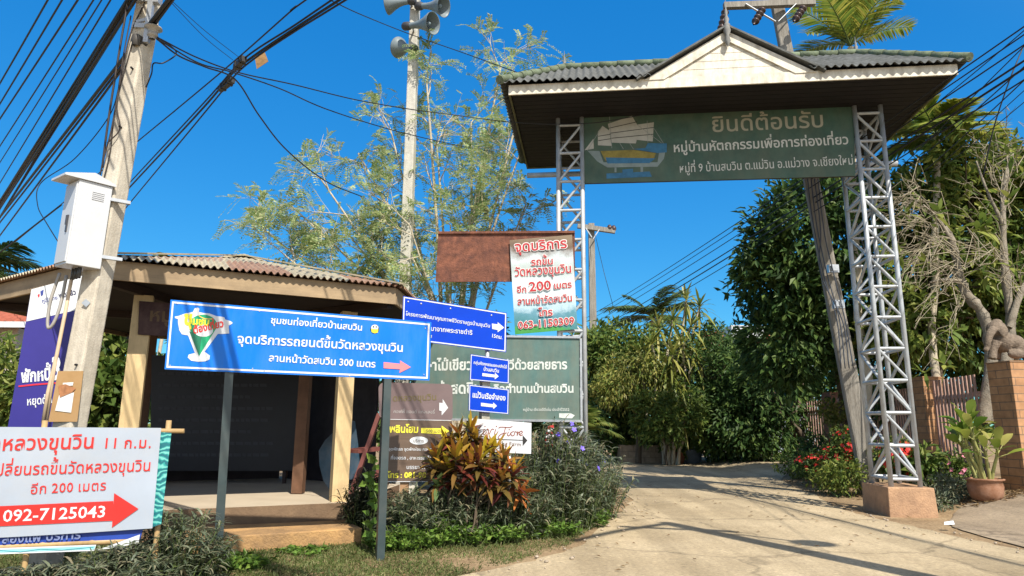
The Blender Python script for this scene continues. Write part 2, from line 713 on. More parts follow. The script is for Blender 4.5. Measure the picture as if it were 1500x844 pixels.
# ------------------------------------------------------------------ ground
def ground_material():
    m = bpy.data.materials.new("dry_earth")
    n, l = nodes_of(m)
    p = n["Principled BSDF"]
    p.inputs["Roughness"].default_value = 0.95
    p.inputs["Specular IOR Level"].default_value = 0.15
    tc = n.new("ShaderNodeTexCoord")
    a = n.new("ShaderNodeTexNoise"); a.inputs["Scale"].default_value = 0.9; a.inputs["Detail"].default_value = 12; a.inputs["Roughness"].default_value = 0.7
    b = n.new("ShaderNodeTexNoise"); b.inputs["Scale"].default_value = 28; b.inputs["Detail"].default_value = 8
    l.new(tc.outputs["Object"], a.inputs["Vector"]); l.new(tc.outputs["Object"], b.inputs["Vector"])
    r = ramp(n, [(0.32, (0.15, 0.10, 0.055)), (0.5, (0.27, 0.19, 0.11)), (0.68, (0.36, 0.27, 0.16))])
    l.new(a.outputs[0], r.inputs[0])
    mx = n.new("ShaderNodeMixRGB"); mx.blend_type = 'OVERLAY'; mx.inputs[0].default_value = 0.6
    l.new(r.outputs[0], mx.inputs[1]); l.new(b.outputs[0], mx.inputs[2])
    l.new(mx.outputs[0], p.inputs["Base Color"])
    bm = n.new("ShaderNodeBump"); bm.inputs["Strength"].default_value = 0.7; bm.inputs["Distance"].default_value = 0.03
    l.new(b.outputs[0], bm.inputs["Height"]); l.new(bm.outputs[0], p.inputs["Normal"])
    return m


def road_material(name, c0, c1, c2, patch):
    m = bpy.data.materials.new(name)
    n, l = nodes_of(m)
    p = n["Principled BSDF"]
    p.inputs["Roughness"].default_value = 0.9
    p.inputs["Specular IOR Level"].default_value = 0.2
    tc = n.new("ShaderNodeTexCoord")

    def nz(s, d=8, rgh=0.6, st=(1, 1, 1), rot=0):
        mp = n.new("ShaderNodeMapping"); mp.inputs["Scale"].default_value = st; mp.inputs["Rotation"].default_value = (0, 0, rot)
        l.new(tc.outputs["Object"], mp.inputs[0])
        t = n.new("ShaderNodeTexNoise"); t.inputs["Scale"].default_value = s; t.inputs["Detail"].default_value = d; t.inputs["Roughness"].default_value = rgh
        l.new(mp.outputs[0], t.inputs["Vector"])
        return t
    a = nz(0.55, 10, 0.68)
    r = ramp(n, [(0.3, c0), (0.5, c1), (0.7, c2)])
    l.new(a.outputs[0], r.inputs[0])
    # worn wheel tracks that run along the lane
    trk = nz(1.1, 6, 0.6, (1.6, 0.12, 1), R(12))
    rt = ramp(n, [(0.42, (0.80, 0.78, 0.74)), (0.6, (1.08, 1.06, 1.02))])
    l.new(trk.outputs[0], rt.inputs[0])
    mt = n.new("ShaderNodeMixRGB"); mt.blend_type = 'MULTIPLY'; mt.inputs[0].default_value = 0.85
    l.new(r.outputs[0], mt.inputs[1]); l.new(rt.outputs[0], mt.inputs[2])
    # exposed aggregate
    vo = n.new("ShaderNodeTexVoronoi"); vo.inputs["Scale"].default_value = 34
    l.new(tc.outputs["Object"], vo.inputs["Vector"])
    g = nz(24, 8, 0.85)
    rg = ramp(n, [(0.30, (0.32, 0.31, 0.30)), (0.47, (0.92, 0.91, 0.89)), (0.55, (1.05, 1.04, 1.0)), (0.70, (1.9, 1.85, 1.7))])
    l.new(g.outputs[0], rg.inputs[0])
    mg = n.new("ShaderNodeMixRGB"); mg.blend_type = 'MULTIPLY'; mg.inputs[0].default_value = 0.8
    l.new(mt.outputs[0], mg.inputs[1]); l.new(rg.outputs[0], mg.inputs[2])
    # stains and sandy patches
    s = nz(1.7, 10, 0.72)
    rs = ramp(n, [(0.56, (0, 0, 0)), (0.72, (1, 1, 1))])
    l.new(s.outputs[0], rs.inputs[0])
    ms = n.new("ShaderNodeMixRGB"); ms.inputs[2].default_value = (*patch, 1)
    k = n.new("ShaderNodeMath"); k.operation = 'MULTIPLY'; k.inputs[1].default_value = 0.6
    l.new(rs.outputs[0], k.inputs[0]); l.new(k.outputs[0], ms.inputs[0]); l.new(mg.outputs[0], ms.inputs[1])
    # cracks
    cv = n.new("ShaderNodeTexVoronoi"); cv.feature = 'DISTANCE_TO_EDGE'; cv.inputs["Scale"].default_value = 0.35
    wp = n.new("ShaderNodeVectorMath"); wp.operation = 'ADD'
    wz = nz(2.0, 6); sc = n.new("ShaderNodeVectorMath"); sc.operation = 'SCALE'; sc.inputs["Scale"].default_value = 0.5
    l.new(wz.outputs["Color"], sc.inputs[0]); l.new(tc.outputs["Object"], wp.inputs[0]); l.new(sc.outputs[0], wp.inputs[1])
    l.new(wp.outputs[0], cv.inputs["Vector"])
    rc = ramp(n, [(0.0, (1, 1, 1)), (0.012, (0, 0, 0))])
    l.new(cv.outputs["Distance"], rc.inputs[0])
    mc = n.new("ShaderNodeMixRGB"); mc.inputs[2].default_value = (c0[0] * 0.4, c0[1] * 0.4, c0[2] * 0.4, 1)
    kc = n.new("ShaderNodeMath"); kc.operation = 'MULTIPLY'; kc.inputs[1].default_value = 0.55
    l.new(rc.outputs[0], kc.inputs[0]); l.new(kc.outputs[0], mc.inputs[0]); l.new(ms.outputs[0], mc.inputs[1])
    l.new(mc.outputs[0], p.inputs["Base Color"])
    bm = n.new("ShaderNodeBump"); bm.inputs["Strength"].default_value = 0.55; bm.inputs["Distance"].default_value = 0.015
    l.new(g.outputs[0], bm.inputs["Height"]); l.new(bm.outputs[0], p.inputs["Normal"])
    return m


def sheet(xs, ys, hf, mb, mi=0):
    X, Y = np.meshgrid(xs, ys, indexing='ij')
    Z = hf(X, Y)
    vs = np.stack([X, Y, Z], -1).reshape(-1, 3)
    a, b = len(xs), len(ys)
    i, j = np.meshgrid(np.arange(a - 1), np.arange(b - 1), indexing='ij')
    q = np.stack([i * b + j, (i + 1) * b + j, (i + 1) * b + j + 1, i * b + j + 1], -1).reshape(-1, 4)
    mb.add(vs, q, mi, True)


mb = MB()
xs = np.unique(np.concatenate([np.linspace(-400, -14, 12), np.linspace(-14, 16, 90), np.linspace(16, 400, 12)]))
ys = np.unique(np.concatenate([np.linspace(-120, 0, 8), np.linspace(0, 30, 90), np.linspace(30, 900, 16)]))
sheet(xs, ys, lambda x, y: gz(x, y), mb)
solo("ground", mb, ground_material(), None, None, (0, 0, 0), kind="structure")


def ribbon(left, right, n, lift, ripple=0.05):
    """a road sheet between two edge polylines, laid on the terrain"""
    Lp, Rp = spline(left, 8), spline(right, 8)
    k = max(len(Lp), len(Rp))

    def res(p):
        t = np.linspace(0, 1, len(p))
        return np.stack([np.interp(np.linspace(0, 1, k), t, p[:, i]) for i in (0, 1)], 1)
    Lp, Rp = res(Lp), res(Rp)
    w = np.array([noise.noise(Vector((i * 0.9, 3.1, 0))) for i in range(k)]) * ripple * 3
    w2 = np.array([noise.noise(Vector((i * 0.9, 9.1, 0))) for i in range(k)]) * ripple * 3
    Lp[:, 0] += w
    Rp[:, 0] += w2
    vs = []
    for i in range(k):
        for t in np.linspace(0, 1, n):
            p = Lp[i] * (1 - t) + Rp[i] * t
            vs.append((p[0], p[1], gz(p[0], p[1]) + lift))
    i, j = np.meshgrid(np.arange(k - 1), np.arange(n - 1), indexing='ij')
    q = np.stack([i * n + j, i * n + j + 1, (i + 1) * n + j + 1, (i + 1) * n + j], -1).reshape(-1, 4)
    b = MB()
    b.add(vs, q, 0, True)
    return b


road_m = road_material("worn_concrete_road", (0.32, 0.258, 0.17), (0.42, 0.345, 0.235), (0.50, 0.415, 0.29), (0.48, 0.37, 0.235))
left_edge = [(-9, -10), (-3.0, 1), (-0.9, 5.6), (0.1, 6.9), (0.75, 7.9), (1.15, 9.2), (1.7, 11), (2.2, 13), (2.4, 16), (2.9, 21), (3.6, 27), (5.0, 31)]
right_edge = [(14, -10), (9, 1), (6.4, 6.2), (5.6, 8.0), (5.45, 9.5), (5.35, 11), (5.6, 12.5), (6.0, 14), (6.6, 17), (8.2, 20.5), (10.5, 23.5), (13.0, 25)]
solo("road", ribbon(left_edge, right_edge, 14, 0.008), road_m, None, None, (0, 0, 0), kind="structure")
drive_m = road_material("grey_concrete_driveway", (0.20, 0.16, 0.12), (0.29, 0.235, 0.175), (0.36, 0.295, 0.22), (0.33, 0.255, 0.165))
dl = [(5.9, 2.0), (5.75, 5.5), (5.75, 8.0), (5.95, 9.6), (6.5, 10.5), (7.0, 11.05), (7.6, 11.4)]
dr = [(16, 2.0), (16, 5.5), (15, 8.0), (14, 9.6), (13, 10.4), (12, 10.9), (11, 11.3)]
solo("driveway", ribbon(dl, dr, 18, 0.014, 0.02), drive_m, None, None, (0, 0, 0), kind="structure")

# ------------------------------------------------------------------ the village gate
GATE = Plane((3.5, 11.07, 0), -6.5)


def ga(a, b, z):
    return GATE.at(a, b, z)


AL, AR = -2.72, 2.33            # left edges of the two truss posts along the gate
TW, TD = 0.42, 0.72             # truss width and depth
ZS = 6.66                       # soffit height
grey_tile = mat("grey_cement_roof", (0.115, 0.12, 0.118), 0.85, 0.35, 5, bump=0.3, dirt=(0.045, 0.05, 0.04), dirt_amt=0.45, dirt_scale=3)
moss_cap = mat("mossy_ridge_cap", (0.13, 0.16, 0.10), 0.9, 0.4, 7, bump=0.4)
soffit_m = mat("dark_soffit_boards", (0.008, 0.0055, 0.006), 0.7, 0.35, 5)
pink_plinth = mat("peach_plinth_paint", (0.46, 0.28, 0.16), 0.8, 0.14, 5, bump=0.5, dirt=(0.20, 0.12, 0.075), dirt_amt=0.5, dirt_scale=4)

gate = Thing("village_gate", "tall village entrance gate with tiled roof on two silver lattice posts", "gate", ga(0, 0, 0))
NP = 12
for a0, zb, flip in ((AL, 0.1, 1), (AR, 0.42, -1)):
    z1 = ZS + 0.25
    post = MB()
    for i in (0, 1):
        for j in (0, 1):
            post.tube([ga(a0 + TW * i, TD * j, zb), ga(a0 + TW * i, TD * j, z1)], 0.038, 10)
    po = gate.part("lattice_post", post, pipe_metal)
    br = MB()
    zz = np.linspace(zb + 0.12, 6.55, NP + 1)
    for k in range(NP + 1):
        for j in (0, 1):
            br.tube([ga(a0, TD * j, zz[k]), ga(a0 + TW, TD * j, zz[k])], 0.027, 8, cap=False)
        for i in (0, 1):
            br.tube([ga(a0 + TW * i, 0, zz[k]), ga(a0 + TW * i, TD, zz[k])], 0.027, 8, cap=False)
        if k < NP:
            lo, hi = zz[k], zz[k + 1]
            if flip > 0:
                br.tube([ga(a0, 0, lo), ga(a0 + TW, 0, hi)], 0.024, 8, cap=False)
                br.tube([ga(a0 + TW, TD, lo), ga(a0, TD, hi)], 0.024, 8, cap=False)
            else:
                br.tube([ga(a0, 0, hi), ga(a0 + TW, 0, lo)], 0.024, 8, cap=False)
                br.tube([ga(a0 + TW, TD, hi), ga(a0, TD, lo)], 0.024, 8, cap=False)
            for i in (0, 1):
                q = (k + i) % 2
                br.tube([ga(a0 + TW * i, 0, lo if q else hi), ga(a0 + TW * i, TD, hi if q else lo)], 0.024, 8, cap=False)
    gate.part("lattice_bracing", br, pipe_metal, po)
# plinths under the posts (the left one stands behind the bushes)
for a0 in (AL, AR):
    pm = MB()
    c = ga(a0 + TW / 2, TD / 2, 0.20)
    ax = [GATE.u, GATE.n, V(0, 0, 1)]
    b0, t0 = ga(a0 - 0.10, -0.16, -0.1), None
    lo = [ga(a0 - .13, -.17, -.1), ga(a0 + TW + .15, -.17, -.1), ga(a0 + TW + .15, TD + .16, -.1), ga(a0 - .13, TD + .16, -.1)]
    hi = [ga(a0 - .11, -.15, .43), ga(a0 + TW + .13, -.15, .43), ga(a0 + TW + .13, TD + .14, .43), ga(a0 - .11, TD + .14, .43)]
    pm.add(lo + hi, [(3, 2, 1, 0), (4, 5, 6, 7), (0, 1, 5, 4), (1, 2, 6, 5), (2, 3, 7, 6), (3, 0, 4, 7)])
    o = gate.part("plinth", pm, pink_plinth)
    bv = o.modifiers.new("bevel", 'BEVEL')
    bv.width = 0.012
    bv.segments = 2

# roof: hipped, corrugated, with a small front gable
A0, A1, B0, B1 = -3.46, 3.46, -1.0, 2.3
BR_, ZE, ZR = 0.65, ZS + 0.19, 8.02
RA0, RA1 = -2.62, 2.72


def corrugate(P0, P1, Q0, Q1, nw, amp, th=0.012, mi=0, per=8):
    """corrugated sheet from eave P0-P1 up to Q0-Q1"""
    n = nw * per
    t = np.linspace(0, 1, n + 1)[:, None]
    e, r = P0 + (P1 - P0) * t, Q0 + (Q1 - Q0) * t
    nrm = unit(np.cross(P1 - P0, (Q0 + Q1) / 2 - (P0 + P1) / 2))
    if nrm[2] < 0:
        nrm = -nrm
    w = (np.sin(np.linspace(0, nw * 2 * math.pi, n + 1)) * amp)[:, None] * nrm
    b = MB()
    vs = np.concatenate([e + w, r + w, e + w - nrm * th, r + w - nrm * th])
    k = n + 1
    i = np.arange(n)
    fs = np.concatenate([np.stack([i, i + 1, k + i + 1, k + i], 1), np.stack([2 * k + i, 3 * k + i, 3 * k + i + 1, 2 * k + i + 1], 1),
                         np.stack([i, 2 * k + i, 2 * k + i + 1, i + 1], 1)])
    b.add(vs, fs, mi, True)
    return b


EA0, EA1, EB0, EB1 = A0 - 0.17, A1 + 0.17, B0 - 0.13, B1 + 0.13
roof_panels = []
def slope_sheet(b_e, front):
    """main roof slope with straight corrugations, cut by the hips and, in front, by the gable"""
    nw, per = 58, 8
    n = nw * per
    a = np.linspace(EA0, EA1, n + 1)
    t1 = np.minimum(1, np.minimum((a - EA0) / (RA0 - EA0), (EA1 - a) / (EA1 - RA1)))
    t0 = np.zeros_like(a)
    if front:
        t0 = np.where(np.abs(a - .06) < 1.22, .30, 0)
        t0 = np.minimum(t0, t1)
    w = np.sin(np.linspace(0, nw * 2 * math.pi, n + 1)) * .024
    f = lambda t, dz: np.stack([ga(a_, b_e + (BR_ - b_e) * t_, ZE + (ZR - ZE) * t_ + w_ + dz) for a_, t_, w_ in zip(a, t, w)])
    lo, hi, lo2, hi2 = f(t0, 0), f(t1, 0), f(t0, -.014), f(t1, -.014)
    b = MB()
    k = n + 1
    i = np.arange(n)
    fs = np.concatenate([np.stack([i, i + 1, k + i + 1, k + i], 1), np.stack([2 * k + i, 3 * k + i, 3 * k + i + 1, 2 * k + i + 1], 1), np.stack([i, 2 * k + i, 2 * k + i + 1, i + 1], 1)])
    b.add(np.concatenate([lo, hi, lo2, hi2]), fs, 0, True)
    return b


fr = slope_sheet(EB0, True)
bk = slope_sheet(EB1, False)
le = corrugate(ga(EA0, EB1, ZE), ga(EA0, EB0, ZE), ga(RA0, BR_ + .01, ZR), ga(RA0, BR_ - .01, ZR), 28, 0.024)
re_ = corrugate(ga(EA1, EB0, ZE), ga(EA1, EB1, ZE), ga(RA1, BR_ - .01, ZR), ga(RA1, BR_ + .01, ZR), 28, 0.024)
roof = None
for b in (fr, bk, le, re_):
    o = gate.part("roof_slope", b, grey_tile)
for p, q in ((ga(RA0, BR_, ZR + .03), ga(RA1, BR_, ZR + .03)), (ga(EA0, EB0, ZE + .03), ga(RA0, BR_, ZR + .03)), (ga(EA1, EB0, ZE + .03), ga(RA1, BR_, ZR + .03)),
             (ga(EA0, EB1, ZE + .03), ga(RA0, BR_, ZR + .03)), (ga(EA1, EB1, ZE + .03), ga(RA1, BR_, ZR + .03))):
    L = np.linalg.norm(q - p)
    k = int(L / 0.33)
    caps = MB()
    for i in range(k):
        c0, c1 = p + (q - p) * (i / k), p + (q - p) * ((i + 1.12) / k)
        caps.tube([c0, c1], [0.075, 0.062], 10)
    gate.part("ridge_cap", caps, moss_cap)
# soffit with board joints
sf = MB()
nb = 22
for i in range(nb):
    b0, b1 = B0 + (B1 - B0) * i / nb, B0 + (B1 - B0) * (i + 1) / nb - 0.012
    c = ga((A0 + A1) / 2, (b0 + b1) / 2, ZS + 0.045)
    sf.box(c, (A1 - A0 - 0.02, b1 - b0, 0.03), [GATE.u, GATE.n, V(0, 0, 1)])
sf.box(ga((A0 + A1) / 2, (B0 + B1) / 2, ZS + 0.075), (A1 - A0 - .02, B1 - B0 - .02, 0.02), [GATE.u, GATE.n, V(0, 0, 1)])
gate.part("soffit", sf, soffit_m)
fa = MB()
ax = [GATE.u, GATE.n, V(0, 0, 1)]
fa.box(ga((A0 + A1) / 2, B0 - 0.015, ZS + 0.085), (A1 - A0 + 0.06, 0.03, 0.17), ax)
gate.part("fascia", fa, cream_paint)
for c_, s_ in ((ga((A0 + A1) / 2, B1 + 0.015, ZS + 0.085), (A1 - A0 + 0.06, 0.03, 0.17)), (ga(A0 - 0.015, (B0 + B1) / 2, ZS + 0.085), (0.03, B1 - B0 - 0.02, 0.17)), (ga(A1 + 0.015, (B0 + B1) / 2, ZS + 0.085), (0.03, B1 - B0 - 0.02, 0.17))):
    gf = MB()
    gf.box(c_, s_, ax)
    gate.part("side_fascia", gf, mat("olive_fascia", (0.10, 0.10, 0.05), 0.7, 0.3))
# front gable
GAc, GZ0, GZ1, GH = 0.06, ZS + 0.17, 7.60, 1.12
tri = MB()
nsl = 5
for i in range(nsl):
    t0, t1 = i / nsl, (i + 1) / nsl - 0.012
    z0, z1 = GZ0 + (GZ1 - 0.1 - GZ0) * t0, GZ0 + (GZ1 - 0.1 - GZ0) * t1
    w0, w1 = (GH - .12) * (1 - t0), (GH - .12) * (1 - t1)
    bb = B0 - 0.01 + 0.008 * (i % 2) * 0
    tri.slab([ga(GAc - w0, bb, z0), ga(GAc + w0, bb, z0), ga(GAc + w1, bb, z1), ga(GAc - w1, bb, z1)], GATE.n, 0.03)
tri.slab([ga(GAc - GH + .1, B0 + .012, GZ0), ga(GAc + GH - .1, B0 + .012, GZ0), ga(GAc, B0 + .012, GZ1 - .08)], GATE.n, 0.02)
gate.part("gable_siding", tri, cream_paint)
for s in (-1, 1):
    bb = MB()
    p0, p1 = ga(GAc + s * (GH + .22), B0 - 0.045, GZ0 - 0.03), ga(GAc, B0 - 0.045, GZ1 + 0.0)
    d = unit(p1 - p0)
    nup = unit(np.cross(GATE.n, d)) * (1 if np.cross(GATE.n, d)[2] > 0 else -1)
    bb.slab([p0, p1, p1 - V(0, 0, .17), p0 + GATE.u * (-s) * .32], GATE.n, 0.03)
    gate.part("barge_board", bb, cream_paint)
for s in (-1, 1):
    gr = MB()
    e0, e1 = ga(GAc + s * (GH + .34), B0 - .12, GZ0 - .01), ga(GAc, B0 - .12, GZ1 + .08)
    r1 = ga(GAc, 0.30, GZ1 + .08)
    r0 = ga(GAc + s * (GH + .34), -0.6, GZ0 - .01)
    gr.slab([e0, e1, r1, r0], V(0, 0, -1), 0.035)
    gate.part("gable_roof", gr, grey_tile)


def finial(p, h, w):
    f = MB()
    f.lathe(p, (0, 0, 1), [(0, w * .6), (h * .1, w), (h * .18, w * .5), (h * .3, w * .8), (h * .42, w * .35), (h * .55, w * .5), (h * .66, w * .2), (h * .85, w * .12), (h, 0.004)], 10)
    return f


fmat = mat("grey_finial", (0.20, 0.20, 0.19), 0.8, 0.3)
f = finial(ga(GAc, B0 - .09, GZ1 + .02), 0.52, 0.055)
f.lathe(ga(GAc, B0 - .09, GZ1 + .05), (0, 0, -1), [(0, .05), (.08, .06), (.16, .03), (.26, .05), (.36, .005)], 10)
gate.part("finial", f, fmat)
gate.part("finial", finial(ga(RA0, BR_, ZR + .05), 0.32, 0.045), fmat)
gate.part("finial", finial(ga(RA1, BR_, ZR + .05), 0.3, 0.045), fmat)
for q0, q1, r_ in ((A0 + .1, AL + 1.2, .05), (AR - .8, A1 - .1, .05)):
    cb = MB()
    cb.tube([ga(q0, TD + .25, 6.0), ga(q1, TD + .25, 6.0)], r_, 10)
    gate.part("crossbar", cb, pipe_metal)

# ------------------------------------------------------------------ welcome board between the posts
WB = Plane(ga(0, 0.02, 0), -6.5)
green_old = mat("faded_green_paint", (0.042, 0.092, 0.066), 0.6, 0.3, 3, dirt=(0.11, 0.13, 0.085), dirt_amt=0.5, dirt_scale=2, streak=(1, 1, 0.5))
pale_letter = mat("pale_lettering", (0.62, 0.62, 0.56), 0.6, 0.12, 6, dirt=(0.25, 0.26, 0.22), dirt_amt=0.3, dirt_scale=6)
old_letter = mat("aged_lettering", (0.40, 0.38, 0.29), 0.6, 0.15, 6, dirt=(0.15, 0.14, 0.10), dirt_amt=0.3, dirt_scale=6)
wb = Thing("welcome_board", "long dark green welcome board with painted sailing junk under the gate roof", "sign board", ga(0, 0.02, 5.4))
board(wb, WB, [(849, 148), (1249, 131), (1253, 258), (851, 269)], 0.05, green_old, wood_dark)
t = MB()
write(t, WB, "ยินดีต้อนรับ", (1042, 193.5), (1209, 186), 0.005, 1, bold=0.010)
write(t, WB, "หมู่บ้านหัตถกรรมเพื่อการท่องเที่ยว", (986, 223), (1244, 211), 0.005, 0, bold=0.016, ys=1.1)
write(t, WB, "หมู่ที่ 9 บ้านสบวิน ต.แม่วิน อ.แม่วาง จ.เชียงใหม่", (995, 253), (1251, 241), 0.005, 0, bold=0.004, ys=1.35)
wb.part("lettering", t, [pale_letter, old_letter])
sp = MB()      # the painted junk: sails, hull, stand


def zz2(x, y):   # coordinates of the enlarged crop to photo pixels
    return (840 + x / 3.41, 100 + y / 3.41)


def crop(pts):
    return [zz2(*p) for p in pts]


poly_on(sp, WB, crop([(55, 410), (100, 352), (102, 402)]), .004, 0)
poly_on(sp, WB, crop([(122, 385), (122, 318), (145, 288), (180, 312), (190, 388)]), .004, 0)
poly_on(sp, WB, crop([(192, 372), (172, 278), (292, 238), (318, 282), (402, 270), (396, 366), (316, 358), (312, 376)]), .004, 0)
for a, b in (((176, 300), (318, 268)), ((182, 325), (400, 296)), ((188, 350), (398, 330)), ((124, 340), (186, 330)), ((124, 362), (188, 352))):
    stroke_on(sp, WB, crop([a, b]), .0055, 1.0, 4)
poly_on(sp, WB, crop([(70, 412), (130, 414), (150, 470), (420, 470), (430, 404), (462, 400), (452, 452), (420, 492), (170, 496), (120, 466)]), .004, 1)
poly_on(sp, WB, crop([(135, 414), (300, 408), (412, 424), (400, 460), (160, 462)]), .0055, 2)
poly_on(sp, WB, crop([(300, 404), (360, 398), (372, 374), (466, 376), (466, 420), (420, 424)]), .0062, 3)
poly_on(sp, WB, crop([(160, 446), (410, 450), (380, 474), (170, 476)]), .0066, 3)
poly_on(sp, WB, crop([(205, 496), (215, 496), (215, 520), (205, 520)]), .004, 1)
poly_on(sp, WB, crop([(335, 494), (348, 494), (348, 520), (335, 520)]), .004, 1)
poly_on(sp, WB, crop([(245, 506), (298, 502), (298, 522), (245, 524)]), .0055, 3)
poly_on(sp, WB, crop([(165, 526), (380, 516), (392, 542), (165, 552)]), .004, 3)
for a, b in (((145, 288), (70, 412)), ((368, 262), (372, 372)), ((318, 282), (440, 374)), ((402, 300), (450, 376)), ((180, 240), (192, 400)), ((230, 372), (250, 404)), ((280, 374), (300, 404))):
    stroke_on(sp, WB, crop([a, b]), .0059, 0.7, 5)
wb.part("painted_ship", sp, [mat("ship_sail", (.42, .41, .36), .6, .15), mat("ship_grey", (.20, .25, .24), .6, .2), mat("ship_ochre", (.24, .19, .035), .6, .3, 9),
                             mat("ship_blue", (.035, .15, .27), .6, .25, 9), mat("ship_line", (.03, .03, .025), .6), mat("ship_rope", (.25, .27, .25), .6)])

# ------------------------------------------------------------------ hexagonal shelter
FL = 0.34
P1, P2 = V(-4.35, 7.95, 0), V(-2.18, 9.02, 0)
dd = P2 - P1
HC = P1 + V(dd[0] * .5 - dd[1] * .866, dd[0] * .866 + dd[1] * .5, 0)
RAD = np.linalg.norm(dd)
ANG0 = math.atan2(P1[1] - HC[1], P1[0] - HC[0])


def hexp(k, r, z=0.0):
    a = ANG0 + k * math.pi / 3
    return V(HC[0] + r * math.cos(a), HC[1] + r * math.sin(a), z)


tan_post = mat("tan_painted_post", (0.62, 0.46, 0.24), 0.7, 0.12, 4, dirt=(0.20, 0.13, 0.07), dirt_amt=0.25, dirt_scale=3, streak=(4, 4, 1))
brown_post = mat("brown_timber_post", (0.13, 0.065, 0.035), 0.7, 0.25, 6)
tan_fascia = mat("tan_fascia_board", (0.36, 0.26, 0.15), 0.75, 0.18, 4, dirt=(0.13, 0.09, 0.06), dirt_amt=0.35, dirt_scale=2, streak=(.6, .6, 5))
orange_plaster = mat("orange_plaster", (0.46, 0.27, 0.11), 0.9, 0.2, 5, bump=0.6, dirt=(0.15, 0.10, 0.06), dirt_amt=0.6, dirt_scale=3)
brown_riser = mat("shade_painted_riser", (0.20, 0.13, 0.075), 0.85, 0.2, 5, bump=0.3, dirt=(0.09, 0.055, 0.035), dirt_amt=0.4, dirt_scale=2)  # brown darkened to stand in for the blue sign's shadow on the riser
floor_tile = mat("cream_floor_screed", (0.50, 0.42, 0.31), 0.7, 0.12, 5, dirt=(0.25, 0.19, 0.13), dirt_amt=0.25)
shel = Thing("roadside_shelter", "hexagonal open shelter with patched corrugated roof and orange steps", "shelter", HC)
RF = RAD * 1.10
m = MB()
fl = [hexp(k, RF, FL) for k in range(6)]
m.slab(fl, V(0, 0, -1), FL + 0.1, 0, 1)
shel.part("floor", m, [floor_tile, brown_riser])
# step along the front side
e0, e1 = hexp(0, RF), hexp(1, RF)
ex = unit(e1 - e0)
en = V(ex[1], -ex[0], 0)
s0, s1 = G(327, 812), G(529, 797)
ex = unit(s1 - s0)
s0 = s0 - ex * .35
en = V(ex[1], -ex[0], 0)
m = MB()
m.slab([s0 - en * .9 + V(0, 0, .17), s1 - en * .7 + V(0, 0, .17), s1 + V(0, 0, .17), s0 + V(0, 0, .17)], V(0, 0, -1), .27)
o = shel.part("step", m, orange_plaster)
bv = o.modifiers.new("bevel", 'BEVEL'); bv.width = 0.012; bv.segments = 2
EZ = 2.80
RR = RAD * 1.37
for k in range(6):
    m = MB()
    r = RAD * (0.985 if k > 1 else 1.0)
    w = .20 if k in (0, 1) else .14
    p = hexp(k, r)
    c, s_ = math.cos(R(24)), math.sin(R(24))
    ax = [V(c, s_, 0), V(-s_, c, 0), V(0, 0, 1)]
    m.box(p + V(0, 0, FL + (EZ - FL) / 2 - .02), (w, w, EZ - FL - .04), ax)
    shel.part("post", m, tan_post if k in (0, 1) else brown_post, label="pale tan painted post" if k in (0, 1) else "dark brown timber post")
# fascia beams and ceiling
for k in range(6):
    m = MB()
    m.beam(hexp(k, RR - .06, EZ + .10), hexp(k + 1, RR - .06, EZ + .10), .035, .21)
    shel.part("fascia_board", m, tan_fascia)
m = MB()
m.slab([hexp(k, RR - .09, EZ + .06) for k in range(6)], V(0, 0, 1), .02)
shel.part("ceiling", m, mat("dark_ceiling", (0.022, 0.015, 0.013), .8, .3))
for k in range(6):
    m = MB()
    m.beam(hexp(k, RR - .15, EZ + .0), V(HC[0], HC[1], EZ + .02), .09, .10)
    shel.part("rafter", m, wood_dark)
for k in range(6):
    m = MB()
    m.beam(hexp(k, RAD * .6, EZ + .03), hexp(k + 1, RAD * .6, EZ + .03), .06, .05)
    shel.part("purlin", m, wood_dark)
sheet_m = [mat("rusty_sheet", (0.30, 0.17, 0.10), 0.6, 0.3, 4, dirt=(0.42, 0.33, 0.24), dirt_amt=0.35, dirt_scale=3, metal=0.1),
           mat("pale_sheet", (0.44, 0.39, 0.27), 0.6, 0.2, 4, dirt=(0.24, 0.17, 0.11), dirt_amt=0.3, dirt_scale=3, metal=0.1),
           mat("pink_brown_sheet", (0.36, 0.245, 0.175), 0.6, 0.22, 4, dirt=(0.45, 0.38, 0.28), dirt_amt=0.3, dirt_scale=4, metal=0.1)]
APZ = 3.84
for k in range(6):
    A, B = hexp(k, RR + .05, EZ + .225), hexp(k + 1, RR + .05, EZ + .225)
    T = V(HC[0], HC[1], APZ)
    nw, per = 44, 8
    n = nw * per
    t = np.linspace(0, 1, n + 1)[:, None]
    e = A + (B - A) * t
    mid = (A + B) / 2
    nrm = unit(np.cross(B - A, T - mid))
    nrm = nrm if nrm[2] > 0 else -nrm
    up_ = T - mid
    w = (np.sin(t * nw * 2 * math.pi) * .017) * nrm
    tm = 1 - np.abs(2 * t - 1)
    m = MB()
    rows = 5
    for q in range(rows):
        f0, f1 = q / rows, (q + 1) / rows
        lo, hi = e + up_ * tm * f0 + w, e + up_ * tm * f1 + w * (1 if q < rows - 1 else 0.2)
        vs = np.concatenate([lo, hi])
        i = np.arange(n)
        for sh in range(5):
            sel = i[(i * 5 // n) == sh]
            fs = np.stack([sel, sel + 1, n + 2 + sel, n + 1 + sel], 1)
            m.add(vs, fs, [1, 0, 1, 2, 0, 2, 1][(sh * 2 + (q // 3) * 3 + k) % 7], True)
    # under side, so the sheet has a thickness at the eave
    lo, hi = e + w - nrm * .012, e + up_ * tm + w * .2 - nrm * .012
    i = np.arange(n)
    m.add(np.concatenate([lo, hi]), np.stack([i, n + 1 + i, n + 2 + i, i + 1], 1), 0, True)
    shel.part("roof_slope", m, sheet_m)
